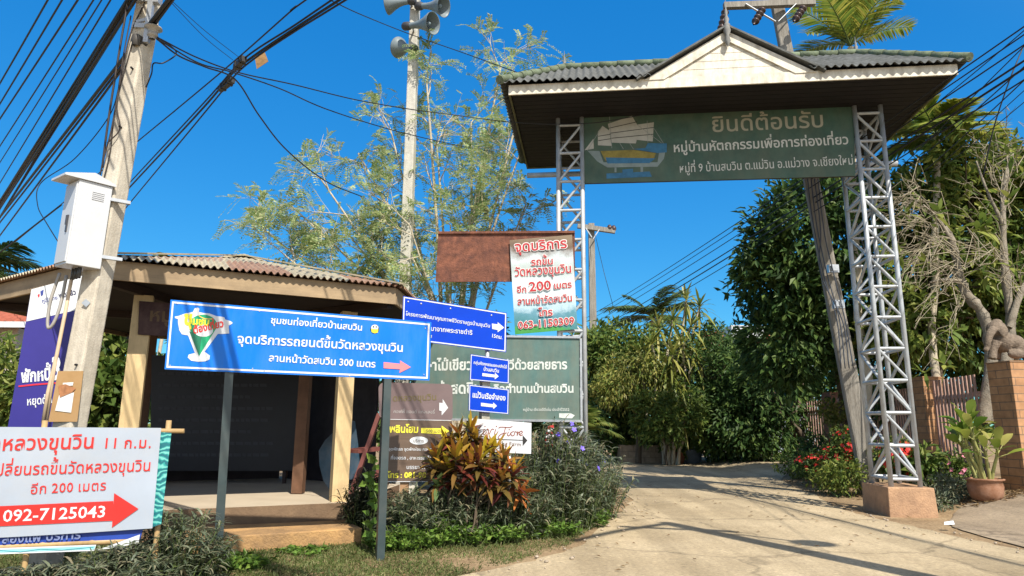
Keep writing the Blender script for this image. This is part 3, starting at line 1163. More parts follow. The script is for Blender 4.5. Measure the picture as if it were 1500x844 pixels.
for k in range(6):
    m = MB()
    a, b = hexp(k, RR + .06, EZ + .25), V(HC[0], HC[1], APZ + .03)
    m.beam(a, b, .13, .02)
    shel.part("hip_cap", m, sheet_m[1])
# walls on the two rear sides and a dark notice board on them
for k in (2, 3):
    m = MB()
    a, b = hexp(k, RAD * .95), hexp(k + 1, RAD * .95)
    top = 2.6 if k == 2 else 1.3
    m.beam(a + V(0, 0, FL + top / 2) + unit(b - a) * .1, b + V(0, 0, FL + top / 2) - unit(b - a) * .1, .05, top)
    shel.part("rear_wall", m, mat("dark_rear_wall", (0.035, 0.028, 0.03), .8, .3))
NB = Plane(hexp(2, RAD * .88, 0) * .5 + hexp(3, RAD * .88, 0) * .5, math.degrees(math.atan2(*(hexp(3, 1) - hexp(2, 1))[[1, 0]])) + 180)
# rows of posts' low railing seats
for k in (4, 5):
    m = MB()
    a, b = hexp(k, RAD * .93, .80), hexp(k + 1, RAD * .93, .80)
    m.beam(a, b, .30, .04)
    m.beam(a + V(0, 0, -.22), b + V(0, 0, -.22), .05, .41)
    shel.part("bench", m, mat("maroon_bench", (0.10, 0.035, 0.028), .6, .25))
# name board under the front eave
NM = Plane(hexp(0, RAD * 1.06) + V(0, 0, 0), 26)
nb = Thing("shelter_name_board", "dark maroon name board hanging under the front eave of the shelter", "sign board", hexp(0, RAD * 1.06, 2.6))
board(nb, NM, [(204, 441), (585, 470), (585, 512), (202, 490)], .03, mat("maroon_board", (.05, .014, .012), .6, .35, 5, dirt=(.14, .10, .07), dirt_amt=.3, dirt_scale=5), wood_dark)
t = MB()
write(t, NM, "หมู่บ้าน", (217, 470), (300, 474), .006, 0, bold=.02)
nb.part("lettering", t, mat("dull_gold_letter", (.13, .075, .03), .6, .2))
ib = Thing("notice_board", "large black notice board with rows of faint writing inside the shelter", "sign board", hexp(2, RAD * .8, FL))
IB = Plane(hexp(5, RAD * .2) + V(.1, 1.15, 0), 12)
board(ib, IB, [(222, 520), (440, 530), (436, 690), (220, 690)], .03, mat("black_board", (.012, .013, .017), .5, .25), wood_dark)
t = MB()
for i in range(8):
    y = 545 + i * 17
    x = 232
    random.seed(i)
    while x < 400 - (i % 3) * 18:
        w = random.uniform(4, 12)
        poly_on(t, IB, [(x, y), (x + w, y + .4), (x + w, y + 5), (x, y + 4.6)], .004)
        x += w + 2.2
ib.part("faint_writing", t, mat("faint_chalk", (.045, .047, .055), .8))
for x in (245, 420):
    m = MB()
    a = IB.hit(x, 650, -.05)
    m.box(V(a[0], a[1], FL + .5), (.05, .05, 1.0))
    ib.part("leg", m, wood_dark)
m = MB()
pp = D(437, 715, 9.9)
m.box(V(pp[0], pp[1], FL + 1.2), (.15, .15, 2.38))
shel.part("post", m, brown_post, label="dark brown timber post")
# slanting bench back beside the right post
sb = Thing("slanted_bench", "maroon wooden bench with slanted back beside the tan shelter post", "bench", hexp(1, RAD * 1.02, FL))
BP = Plane(hexp(1, RAD * 1.03) + V(.14, .02, 0), 60)
m = MB()
a, b = D(514, 661, 9.0), D(552, 657, 9.35)
m.beam(a, b, .28, .045)
sb.part("seat", m, mat("maroon_plank", (.17, .055, .045), .55, .2))
m = MB()
m.beam(D(556, 606, 9.05), D(514, 724, 9.0), .05, .10, up=(0, 1, 0))
sb.part("slanted_back", m, MATS["maroon_plank"])
m = MB()
m.beam(D(580, 612, 9.5), D(545, 720, 9.45), .05, .10, up=(0, 1, 0))
sb.part("slanted_back", m, MATS["maroon_plank"])
# furled banner leaning in the dark of the shelter
fb = Thing("old_vinyl_banner", "curled blue and white vinyl banner leaning inside the shelter by the post", "banner", D(500, 715, 9.9))
m = MB()
rows = []
for i, (xl, xr, y) in enumerate([(492, 520, 630), (476, 522, 645), (467, 524, 660), (468, 526, 682), (474, 528, 705), (482, 530, 716)]):
    rows.append([D(xl + (xr - xl) * t, y - 14 * math.sin(t * 2), 9.75 + .25 * math.sin(t * 3 + i * .3)) for t in np.linspace(0, 1, 9)])
vs = np.array(rows).reshape(-1, 3)
vs = np.concatenate([vs, vs + V(0, .012, 0)])
fs = [(i * 9 + j, i * 9 + j + 1, i * 9 + j + 10, i * 9 + j + 9) for i in range(5) for j in range(8)]
m.add(vs, fs + [tuple(54 + q for q in f[::-1]) for f in fs], 0, True)
fb.part("vinyl_sheet", m, mat("blue_white_vinyl", (.05, .11, .17), .5, .3, 2, dirt=(.22, .23, .25), dirt_amt=.35, dirt_scale=3))

# ------------------------------------------------------------------ blue road sign
blue = mat("road_sign_blue", (0.001, 0.15, 0.66), 0.45, 0.08, 2, dirt=(0.05, 0.20, 0.52), dirt_amt=0.35, dirt_scale=3, spec=.2, streak=(2, 2, .5))
white_sheet = mat("white_sign_sheet", (0.60, 0.62, 0.64), 0.4, 0.04)
BS = Plane((-1.95, 6.80, 0), 23)
bs = Thing("direction_sign", "long blue direction sign with salmon arrow on two dark steel posts", "road sign", BS.hit(430, 800))
board(bs, BS, [(250, 439), (632, 472), (629, 557.5), (241, 541)], .012, blue, galv, .05, border=white_sheet, bw=2.6, inset=2.4)
t = MB()
write(t, BS, "ชุมชนท่องเที่ยวบ้านสบวิน", (396, 473.5), (531, 484.5), .056, 0, bold=.018)
write(t, BS, "จุดบริการรถยนต์ขึ้นวัดหลวงขุนวิน", (347, 502.5), (591, 515.5), .056, 0, bold=.018)
write(t, BS, "ลานหน้าวัดสบวิน 300 เมตร", (393, 529), (550, 538.5), .056, 0, bold=.018)
bs.part("lettering", t, white_sheet)
t = MB()
poly_on(t, BS, [(562, 530.5), (586, 533), (586, 528), (602, 538), (585, 546.5), (586, 541), (562, 539.5)], .056)
bs.part("arrow", t, mat("salmon_arrow", (.72, .20, .22), .45, .06))


def lg(x, y):     # enlarged crop of the emblem to photo pixels
    return (240 + x / 7.035, 430 + y / 7.035)


t = MB()
mapb = [(112, 238), (150, 232), (210, 210), (300, 190), (318, 152), (350, 146), (366, 156), (360, 190), (400, 200), (470, 206), (540, 232), (622, 244), (632, 268), (690, 286), (710, 304), (690, 320), (668, 330), (674, 412), (600, 418), (556, 416), (420, 600), (474, 640), (470, 680), (430, 698), (360, 704), (280, 692), (246, 660), (256, 630), (320, 614), (250, 432), (186, 420), (160, 380), (146, 300), (146, 264), (116, 254)]
poly_on(t, BS, [lg(*p) for p in mapb], .054, 0)
poly_on(t, BS, [lg(*p) for p in ell(404, 330, 144, 112, 22, 170, 370) + [(362, 648)]], .0555, 1)
poly_on(t, BS, [lg(*p) for p in [(262, 390), (300, 400), (390, 450), (362, 646)]], .0562, 2)
poly_on(t, BS, [lg(*p) for p in ell(410, 384, 98, 62, 20)], .0567, 0)
stroke_on(t, BS, [lg(*p) for p in spline([(358, 226), (400, 252), (450, 262), (510, 262)], 5)], .057, 1.2, 5)
write(t, BS, "ชุ", lg(206, 318), lg(296, 318), .0585, 3, bold=.05, ys=1.25)
write(t, BS, "มชน", lg(290, 318), lg(468, 332), .0585, 3, bold=.04, ys=1.1)
write(t, BS, "ต้องเที่ยว", lg(304, 414), lg(620, 340), .060, 4, bold=.03, ys=1.3, slant=.15)
bs_logo = t
t = MB()
# the small yellow and white badge
poly_on(t, BS, ell(549, 482, 6.6, 6.8, 14), .054, 6)
poly_on(t, BS, ell(549, 480, 5.4, 4.4, 12), .0555, 0)
poly_on(t, BS, [(544, 482), (554, 482.4), (553.5, 487), (549, 488.3), (544.5, 486.6)], .057, 3)
poly_on(t, BS, [(546.5, 477.5), (548, 477.5), (548, 480), (546.5, 480)], .057, 6)
poly_on(t, BS, [(550.3, 477.6), (551.8, 477.7), (551.8, 480.2), (550.3, 480.1)], .057, 6)
LOGO = [white_sheet, mat("logo_green", (.005, .30, .13), .4, .05), mat("logo_dark_green", (.01, .15, .08), .4, .05), mat("logo_yellow", (.85, .78, .03), .4, .05),
                              mat("logo_red", (.65, .03, .02), .4, .05), mat("logo_gold", (.8, .5, .1), .4), mat("badge_black", (.03, .03, .03), .4)]
bs.part("community_logo", bs_logo, LOGO)
bs.part("badge", t, LOGO)
t = MB()
for x, y in ((259.5, 445), (249, 535.5), (370, 540), (387, 543), (512, 551), (623, 481), (621, 549), (500, 469), (404, 505), (380, 456)):
    c = BS.hit(x, y, .052)
    t.lathe(c, -BS.n, [(0, .007), (.004, .006), (.005, .001)], 8)
bs.part("rivet", t, galv)
for (xt, yt), (xb, yb) in (((340.5, 548), (318, 835)), ((570.5, 552), (556.5, 821))):
    m = MB()
    b = G(xb, yb)
    t_ = BS.hit(xt, yt - 80, 0)
    top = V(b[0], b[1], 0) + (t_ - b) * 1.0
    m.beam(b - V(0, 0, .1), top, .075, .075, up=(BS.n[0], BS.n[1], 0))
    bs.part("post", m, dark_steel)
for yy0 in (0.25, 0.75):
    m = MB()
    a = BS.hit(250, 439 + 102 * yy0, .022)
    b = BS.hit(632, 472 + 85 * yy0, .022)
    m.beam(a, b, .03, .03)
    bs.part("back_rail", m, galv)

# ------------------------------------------------------------------ royal project sign and the small signs on one post
RS = Plane(D(690, 490, 8.75), 27)
royal = mat("royal_blue", (0.0, 0.042, 0.46), 0.45, 0.12, 2, spec=.2)
rs = Thing("project_sign", "royal blue sign with white arrow and 15 km behind the long direction sign", "road sign", RS.hit(708, 760))
board(rs, RS, [(590.6, 433.7), (742.6, 458.4), (741.3, 516.2), (588.5, 497)], .012, royal, galv, .05, border=white_sheet, bw=1.6, inset=1.0)
t = MB()
write(t, RS, "โครงการพัฒนาคุณภาพชีวิตราษฎรบ้านขุนวิน", (594, 462), (718, 480), .055, 0, bold=.012)
write(t, RS, "เนื่องมาจากพระราชดำริ", (612, 482.5), (692, 490.5), .055, 0, bold=.012)
write(t, RS, "15กม.", (719.5, 494), (736, 497), .055, 0, bold=.02)
rs.part("lettering", t, white_sheet)
t = poly_on(MB(), RS, [(720.5, 474), (729, 475.3), (729, 472), (738.5, 480), (729, 486.8), (729, 483.4), (721, 482)], .055)
rs.part("arrow", t, white_sheet)
m = MB()
for x, y in ((617, 445), (660, 452), (720, 462), (598, 442), (625, 500), (668, 506), (720, 512)):
    m.lathe(RS.hit(x, y, .053), -RS.n, [(0, .012), (.004, .01), (.005, .001)], 8)
rs.part("rivet", m, galv)
m = MB()
b = RS.hit(708, 700, 0)
m.box(V(b[0], b[1], .9), (.11, .09, 2.0), [RS.u, RS.n, V(0, 0, 1)])
rs.part("post", m, concrete)
m = MB()
a = RS.hit(714, 500, 0)
m.tube([V(a[0], a[1], .3), V(a[0], a[1], RS.hit(714, 470)[2])], .03, 8)
rs.part("post", m, galv)
sg = Thing("small_sign", "upper small royal blue arrow sign on the post below the project sign", "road sign", RS.hit(717, 540), "small blue arrow signs")
board(sg, RS, [(689.4, 518.8), (746, 527.4), (745.5, 562.2), (688, 556.8)], .010, royal, galv, .09, border=white_sheet, bw=1.0, inset=.6)
t = MB()
write(t, RS, "กลุ่มหัตถกรรมแกะสลักไม้", (693.5, 533), (742.5, 540), .094, 0, bold=.02, ys=1.1)
write(t, RS, "บ้านสบวิน", (708, 543), (731, 546), .094, 0, bold=.02, ys=1.1)
sg.part("lettering", t, white_sheet)
t = poly_on(MB(), RS, [(706.5, 546.5), (725, 549), (725, 546), (730.5, 551.5), (724.5, 556), (725, 553), (706.5, 551)], .094)
sg.part("arrow", t, white_sheet)
sg = Thing("small_sign", "lower small royal blue arrow sign just above the yellow croton", "road sign", RS.hit(716, 585), "small blue arrow signs")
board(sg, RS, [(687.3, 563.4), (745.5, 570.4), (744.7, 607), (686.5, 601.7)], .010, royal, galv, .09, border=white_sheet, bw=1.0, inset=.6)
t = MB()
write(t, RS, "แม่วินเรือจำลอง", (691.5, 582), (740.5, 587), .094, 0, bold=.025, ys=1.25)
sg.part("lettering", t, white_sheet)
t = poly_on(MB(), RS, [(704.5, 590), (722.5, 592.3), (722.5, 589.5), (728, 594.8), (722.5, 599.5), (722.5, 596.8), (704.5, 595)], .094)
sg.part("arrow", t, white_sheet)

# ------------------------------------------------------------------ brown homestay sign
HS = Plane(D(610, 640, 8.2), 8)
brown = mat("brown_sign_vinyl", (0.125, 0.085, 0.06), 0.45, 0.2, 3, stretch=(1, 1, 8))
mauve = mat("mauve_brown_vinyl", (0.16, 0.115, 0.115), 0.45, 0.15, 3)
hs_ = Thing("homestay_sign", "brown two-part sign with yellow lettering and rounded top behind a dark post", "sign", HS.hit(608, 745))


def rr(x0, y0, x1, y1, r, sh=0.0):
    p = []
    for cx, cy, a in ((x0 + r, y0 + r, 180), (x1 - r, y0 + r, 270)):
        p += [(cx + r * math.cos(R(a + q)), cy + r * math.sin(R(a + q)) + sh * (cx - x0)) for q in range(0, 91, 15)]
    return p


m = MB()
pts = rr(554.5, 560, 663, 616, 9, .025) + [(663, 612), (660, 616.5), (561, 615), (555, 608)]
m.slab([HS.hit(*p) for p in pts], HS.n, .012, 0, 1)
hs_.part("top_panel", m, [mauve, white_sheet])
m = MB()
m.slab([HS.hit(*p, .004) for p in [(566, 614.8), (662.5, 617), (661, 706), (565, 706)]], HS.n, .012, 0, 1)
hs_.part("lower_panel", m, [brown, white_sheet])
t = MB()
write(t, HS, "ดหลวงขุนวิน", (575, 588), (640, 586), .003, 4, bold=.02)
write(t, HS, "คอฟฟี่ แอนด์ แกลเลอรี่", (576, 605), (637, 606), .003, 3, bold=.0)
hs_.part("arrow", poly_on(MB(), HS, [(643.5, 590), (648.5, 590.5), (648.5, 584.5), (656.5, 597.5), (647, 608.5), (647, 602), (643.5, 601.5)], .003), white_sheet, label="white arrow on the top panel")
write(t, HS, "พลินโฮม", (570, 633.5), (613, 634), .008, 1, bold=.03, ys=1.15)
hs_.part("arrow", poly_on(MB(), HS, [(617, 627), (647, 627.5), (647, 623.5), (658, 631.5), (647, 640), (647, 636), (617, 634.5)], .008), mat("sign_yellow", (.80, .72, .06), .45, .05), label="yellow arrow on the lower panel")
write(t, HS, "500 เมตร", (624, 633.6), (648, 634.2), .010, 2, bold=.01)
poly_on(t, HS, ell(613.5, 645.5, 13.5, 6, 20), .008, 0)
write(t, HS, "บริการ", (605, 648), (621, 648.2), .010, 2, bold=.005)
write(t, HS, "จุดพักรถ จุดพักผ่อน กอดทะเล", (569, 660), (640, 660.5), .008, 0, bold=.012)
write(t, HS, "ที่จอดรถ , อาหารรสเด็ด", (572, 673), (633, 673.5), .008, 0, bold=.012)
write(t, HS, "บรรยากาศดี", (595, 687), (632, 687.3), .008, 0, bold=.012)
write(t, HS, "โทร : 081-98", (567.5, 700), (624, 700), .008, 1, bold=.035)
poly_on(t, HS, [(566, 705), (661, 705), (661, 706), (566, 706)], .008, 0)
poly_on(t, HS, [(572, 614), (661, 615.6), (661, 616.4), (572, 614.8)], .008, 0)
hs_.part("lettering", t, [white_sheet, mat("sign_yellow", (.80, .72, .06), .45, .05), mat("letter_brown", (.12, .09, .07), .5), mat("faded_white", (.38, .36, .35), .5), mat("faded_ochre", (.14, .11, .05), .5)])
m = MB()
m.box(HS.at(0, .045, .55) + HS.u * -.12, (.10, .05, 1.7), [HS.u, HS.n, V(0, 0, 1)])
hs_.part("post", m, mat("tan_timber", (.32, .19, .10), .7, .2))
m = MB()
m.box(HS.at(0, .045, .55) + HS.u * -.015, (.10, .06, 1.7), [HS.u, HS.n, V(0, 0, 1)])
hs_.part("post", m, cream_paint)

# ------------------------------------------------------------------ handwritten farm sign
VS = Plane(D(735, 640, 8.36), 12)
vs_ = Thing("farm_sign", "small white farm sign with handwritten red brown name and black arrow", "sign", VS.hit(746, 760))
board(vs_, VS, [(690, 613), (778.5, 619.5), (778, 665), (689, 661)], .012, mat("white_vinyl", (.55, .57, .60), .45, .06), galv)
t = MB()


def vpt(x, y):
    return (540 + x / 3.835, 500 + y / 3.835)


letters = [
    [(584, 486), (596, 472), (600, 500), (606, 524), (622, 488), (632, 478)],
    [(650, 492), (644, 516), (652, 524), (664, 506)],
    [(664, 500), (672, 494), (676, 522), (692, 494), (704, 496)],
    [(714, 494), (708, 518), (716, 526), (728, 506)],
    [(730, 488), (744, 482), (790, 484), (808, 478)],
    [(770, 484), (758, 520), (740, 548), (728, 540), (744, 522), (776, 514)],
    [(786, 508), (780, 526), (790, 530), (800, 512)],
    [(816, 506), (800, 514), (804, 530), (818, 526), (822, 508), (834, 512)],
    [(838, 506), (834, 530), (842, 512), (852, 510)],
    [(848, 524), (864, 512), (856, 504), (846, 518), (854, 530), (866, 524)],
]
for L in letters:
    stroke_on(t, VS, [vpt(*p) for p in spline(L, 6)], .004, 1.1, 0)
for c in ((654, 478), (718, 478), (790, 496)):
    poly_on(t, VS, [vpt(*p) for p in ell(c[0], c[1], 3.4, 3.4, 8)], .004, 0)
ar_ = stroke_on(MB(), VS, [vpt(612, 546), vpt(700, 550), vpt(872, 556)], .004, .9)
poly_on(ar_, VS, [vpt(*p) for p in ((866, 528), (892, 557), (866, 588))], .0045)
vs_.part("arrow", ar_, mat("arrow_black", (.02, .02, .02), .5))
write(t, VS, "Camping Farm", vpt(660, 582), vpt(858, 590), .004, 2, bold=.0, track=.05)
vs_.part("lettering", t, [mat("script_red_brown", (.22, .05, .03), .5), mat("arrow_black", (.02, .02, .02), .5), mat("script_brown", (.16, .09, .06), .5)])
m = MB()
a = VS.hit(746.5, 650, -.03)
m.tube([V(a[0], a[1], 0), V(a[0], a[1], a[2] + .1)], .02, 8)
vs_.part("pole", m, galv)

# ------------------------------------------------------------------ boards on the left lattice post
GB = Plane(ga(0, -.06, 0), -6.5)
teal = mat("weathered_teal_paint", (0.075, 0.155, 0.145), 0.6, 0.28, 2.5, dirt=(0.19, 0.20, 0.15), dirt_amt=0.5, dirt_scale=1.8, streak=(1.5, 1.5, .4))
gb = Thing("motto_board", "weathered teal board with two white lines of lettering low on the left gate post", "sign board", GB.hit(742, 640))
board(gb, GB, [(606, 492), (849, 495.5), (850, 616), (606, 613)], .04, teal, galv)
t = MB()
write(t, GB, "าไม้เขียวขจี", (633, 542.5), (712, 541.5), .005, 0, bold=.03, ys=1.15)
write(t, GB, "ชุ่มชีวีด้วยสายธาร", (718, 541.5), (831, 540.5), .005, 0, bold=.03, ys=1.15)
write(t, GB, "ป่าสดชื่น", (640, 577), (706, 576), .005, 0, bold=.03, ys=1.1)
write(t, GB, "คือตำนานบ้านสบวิน", (722, 575.5), (841, 575), .005, 0, bold=.03, ys=1.1)
write(t, GB, "หมู่บ้าน เขียวขจีดีเด่น ประจำปี2552", (766, 602), (834, 602), .005, 0, bold=.01, ys=1.1)
gb.part("arrow", poly_on(MB(), GB, [(819, 605.5), (836, 605.5), (842, 608.5), (838, 613), (819, 612.5)], .005), mat("chalky_white_letter", (.62, .66, .62), .6, .1, dirt=(.2, .28, .25), dirt_amt=.2, dirt_scale=9))
gb.part("lettering", t, mat("chalky_white_letter", (.62, .66, .62), .6, .1, dirt=(.2, .28, .25), dirt_amt=.2, dirt_scale=9))
for q in (((606, 491), (850, 494.5)), ((606, 614), (851, 617)), ((851, 496), (852, 616))):
    m = MB()
    m.beam(GB.hit(*q[0], .0), GB.hit(*q[1], .0), .05, .035)
    gb.part("frame_bar", m, galv)
RB = Plane(ga(0, -.055, 0), -6.5)
rust = mat("rusted_steel_shade_mottle", (0.21, 0.080, 0.046), 0.85, 0.5, 9, bump=.4, dirt=(0.075, 0.032, 0.026), dirt_amt=0.62, dirt_scale=5)  # real rust, its dark mottling deepened to stand in for leafy shadows
rb = Thing("rusty_board", "blank rust brown steel board high on the left gate post", "sign board", RB.hit(700, 412))
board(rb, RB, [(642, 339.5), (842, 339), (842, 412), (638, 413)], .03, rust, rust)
m = MB()
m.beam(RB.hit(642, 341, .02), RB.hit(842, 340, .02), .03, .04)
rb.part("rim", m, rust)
VB = Plane(ga(0, -.10, 0), -6.5)
vb = Thing("service_banner", "faded landscape banner with red lettering and phone number hung on the gate post", "banner", VB.hit(797, 490))


def banner_mat():
    m = bpy.data.materials.new("landscape_print")
    n, l = nodes_of(m)
    p = n["Principled BSDF"]
    p.inputs["Roughness"].default_value = 0.5
    tc = n.new("ShaderNodeTexCoord")
    sx = n.new("ShaderNodeSeparateXYZ")
    l.new(tc.outputs["Object"], sx.inputs[0])
    nz = n.new("ShaderNodeTexNoise"); nz.inputs["Scale"].default_value = 3.2; nz.inputs["Detail"].default_value = 9; nz.inputs["Roughness"].default_value = .7
    l.new(tc.outputs["Object"], nz.inputs["Vector"])
    ma = n.new("ShaderNodeMath"); ma.operation = 'MULTIPLY_ADD'; ma.inputs[1].default_value = .55; l.new(nz.outputs[0], ma.inputs[0]); l.new(sx.outputs[2], ma.inputs[2])
    mr = n.new("ShaderNodeMapRange"); mr.inputs[1].default_value = .2; mr.inputs[2].default_value = 1.95
    l.new(ma.outputs[0], mr.inputs[0])
    r = ramp(n, [(0, (.03, .22, .04)), (.10, (.06, .30, .06)), (.13, (.05, .20, .22)), (.24, (.10, .26, .33)), (.30, (.40, .55, .62)), (.5, (.62, .70, .72)), (.68, (.40, .46, .44)), (.78, (.55, .62, .64)), (.9, (.14, .09, .06)), (1, (.22, .16, .10))])
    l.new(mr.outputs[0], r.inputs[0]); l.new(r.outputs[0], p.inputs["Base Color"])
    return m


m = MB()
q = [(746.5, 352), (838, 344), (846, 482), (754.5, 490)]
rows = []
for i in range(11):
    for j in range(9):
        s_, t_ = j / 8, i / 10
        a = np.array(q[0]) * (1 - s_) + np.array(q[1]) * s_
        b = np.array(q[3]) * (1 - s_) + np.array(q[2]) * s_
        c = a * (1 - t_) + b * t_
        rows.append(VB.hit(c[0], c[1], .012 * math.sin(s_ * 7 + t_ * 2) * math.sin(t_ * math.pi)))
vs = np.array(rows)
fs = [(i * 9 + j, i * 9 + j + 1, i * 9 + j + 10, i * 9 + j + 9) for i in range(10) for j in range(8)]
m.add(np.concatenate([vs, vs + VB.n * .004]), fs + [tuple(99 + w for w in f[::-1]) for f in fs], 0, True)
vb.part("vinyl_sheet", m, banner_mat())
t = MB()
for off, mi, b in ((.016, 1, .07), (.020, 0, .02)):
    write(t, VB, "จุดบริการ", (754, 369), (831, 363), off, mi, bold=b, ys=1.0)
    write(t, VB, "รถขึ้น", (778, 389), (811, 387), off, mi, bold=b)
    write(t, VB, "วัดหลวงขุนวิน", (754, 405), (838, 399), off, mi, bold=b * .8, ys=1.2)
    write(t, VB, "อีก", (757, 429), (772, 428), off, mi, bold=b)
    write(t, VB, "200", (775, 427), (808, 424), off, mi, bold=b, ys=.9)
    write(t, VB, "เมตร", (811, 423), (838, 421), off, mi, bold=b)
    write(t, VB, "ลานหน้าวัดสบวิน", (758, 447), (839, 441), off, mi, bold=b * .8, ys=1.2)
    write(t, VB, "โทร", (789, 463), (810, 462), off, mi, bold=b)
    write(t, VB, "063-1150309", (759, 482), (842, 475), off, mi, bold=b * .9, ys=1.0)
vb.part("lettering", t, [mat("banner_red", (.42, .025, .03), .5, .1), mat("banner_white", (.75, .72, .70), .5, .05)])

# ------------------------------------------------------------------ banners at the lower left
BB = Plane(D(236, 700, 5.7), 13)
bamb = Thing("bamboo_frame", "bamboo pole frame carrying the white banner at the lower left", "frame", BB.at(-1.4, 0, 0))


def bamboo_pole(mb, p, q, r):
    k = max(2, int(np.linalg.norm(q - p) / .32))
    pts, rad = [], []
    for i in range(k):
        for f, w in ((0, 1.12), (.06, .97), (.94, .97)):
            pts.append(p + (q - p) * (i + f) / k)
            rad.append(r * w)
    mb.tube(pts, rad, 10)


m = MB()
bamboo_pole(m, BB.hit(-420, 626, -.03), BB.hit(274, 631.5, -.03), .020)
bamb.part("top_rail", m, bamboo)
m = MB()
bamboo_pole(m, BB.hit(-420, 822, -.03), BB.hit(206, 791, -.03), .026)
bamb.part("bottom_rail", m, bamboo)
for x in (-300, 60, 243):
    m = MB()
    a = BB.hit(x, 660, -.075)
    bamboo_pole(m, V(a[0], a[1], -.05), V(a[0], a[1], BB.hit(x, 612)[2]), .022)
    bamb.part("upright", m, bamboo)


def cloth(th, pl, q, nx, ny, amp, m_, off0, name="vinyl_sheet", sag=0.0, wave=5.0):
    mb = MB()
    rows = []
    for i in range(ny + 1):
        for j in range(nx + 1):
            s_, t_ = j / nx, i / ny
            a = np.array(q[0], float) * (1 - s_) + np.array(q[1], float) * s_
            b = np.array(q[3], float) * (1 - s_) + np.array(q[2], float) * s_
            c = a * (1 - t_) + b * t_
            c[1] += sag * math.sin(s_ * math.pi) * (t_ if sag > 0 else 1)
            f = noise.noise(Vector((s_ * wave, t_ * 2.2, off0 * 50))) + .5 * math.sin((s_ * 1.4 + t_ * .8) * wave * 1.3)
            rows.append(pl.hit(c[0], c[1], off0 + amp * f * (.25 + .75 * math.sin(min(1, t_ * 1.1) * math.pi))))
    th.cloth_grid = (np.array(rows).reshape(ny + 1, nx + 1, 3), pl, off0)
    k = (nx + 1) * (ny + 1)
    vs = np.array(rows)
    w = nx + 1
    fs = [(i * w + j, i * w + j + 1, (i + 1) * w + j + 1, (i + 1) * w + j) for i in range(ny) for j in range(nx)]
    mb.add(np.concatenate([vs, vs + pl.n * .004]), fs + [tuple(k + z for z in f[::-1]) for f in fs], 0, True)
    return th.part(name, mb, m_)


def drape(mb, th):
    """let flat lettering follow the folds of the cloth under it"""
    g, pl, off0 = th.cloth_grid
    flat = g.reshape(-1, 3)
    su, sz, sd = (flat - pl.o) @ pl.u, flat[:, 2], -((flat - pl.o) @ pl.n) - off0
    for i, v in enumerate(mb.v):
        u, z = (v - pl.o) @ pl.u, v[:, 2]
        d2 = (u[:, None] - su) ** 2 + (z[:, None] - sz) ** 2
        j = np.argsort(d2, 1)[:, :4]
        w = 1 / (np.take_along_axis(d2, j, 1) + 1e-6)
        mb.v[i] = v - np.outer((w * sd[j]).sum(1) / w.sum(1), pl.n)


wbn = Thing("white_banner", "white vinyl banner with red lettering and red arrow hung on bamboo poles", "banner", BB.at(-1.2, 0, 0))
cloth(wbn, BB, [(-400, 623), (236, 627), (223, 774), (-400, 797)], 90, 24, .012, mat("banner_white_vinyl", (.34, .39, .46), .5, .05, 3, dirt=(.45, .42, .38), dirt_amt=.12), .02, sag=6)
t = MB()
write(t, BB, "วัดหลวงขุนวิน", (-34, 661), (139, 656.5), .026, 0, bold=.012, ys=1.05)
write(t, BB, "11 ก.ม.", (150, 656.5), (223, 656), .026, 0, bold=.012, ys=1.05, track=.08)
write(t, BB, "จุดเปลี่ยนรถขึ้นวัดหลวงขุนวิน", (-42, 698), (221, 690), .026, 0, bold=.006, ys=1.15)
write(t, BB, "อีก 200 เมตร", (44, 724), (156, 718), .026, 0, bold=.006, ys=1.1, track=.04)
up_, dn_ = [(-300, 748), (0, 741.5), (167, 734)], [(-300, 779), (0, 771), (164, 763)]
for i in range(46):
    xa, xb = -300 + i * 466 / 46, -300 + (i + 1) * 466 / 46
    f_ = lambda L, x: np.interp(x, [q[0] for q in L], [q[1] for q in L])
    for k_ in range(3):
        y4 = [f_(up_, x) + (f_(dn_, x) - f_(up_, x)) * (k_ + o_) / 3 for x, o_ in ((xa, 0), (xb, 0), (xb, 1), (xa, 1))]
        poly_on(t, BB, list(zip((xa, xb, xb, xa), y4)), .026, 0)
for i in range(6):
    a0_, a1_ = i / 6, (i + 1) / 6
    tip = np.array((203, 745.5))
    A_, B_ = np.array((167, 722.5)), np.array((164, 773))
    poly_on(t, BB, [tuple(A_ + (tip - A_) * a0_), tuple(A_ + (tip - A_) * a1_), tuple(B_ + (tip - B_) * a1_), tuple(B_ + (tip - B_) * a0_)], .026, 0)
write(t, BB, "092-7125043", (3, 764.5), (155, 757.5), .0285, 1, bold=.012, ys=.92)
drape(t, wbn)
wbn.part("lettering", t, [mat("banner_letter_red", (.55, .025, .02), .5, .08), white_sheet])
ub = Thing("blue_banner", "older blue and teal vinyl banner showing behind the white banner", "banner", BB.at(-1.0, .05, 0))


def teal_mat():
    m = bpy.data.materials.new("teal_print")
    n, l = nodes_of(m)
    p = n["Principled BSDF"]; p.inputs["Roughness"].default_value = .45
    tc = n.new("ShaderNodeTexCoord")
    w = n.new("ShaderNodeTexWave"); w.inputs["Scale"].default_value = 7; w.inputs["Distortion"].default_value = 14; w.inputs["Detail"].default_value = 6; w.bands_direction = 'Z'
    l.new(tc.outputs["Object"], w.inputs["Vector"])
    r = ramp(n, [(.2, (.01, .13, .16)), (.6, (.02, .30, .28)), (.95, (.16, .5, .45))])
    l.new(w.outputs[0], r.inputs[0]); l.new(r.outputs[0], p.inputs["Base Color"])
    return m


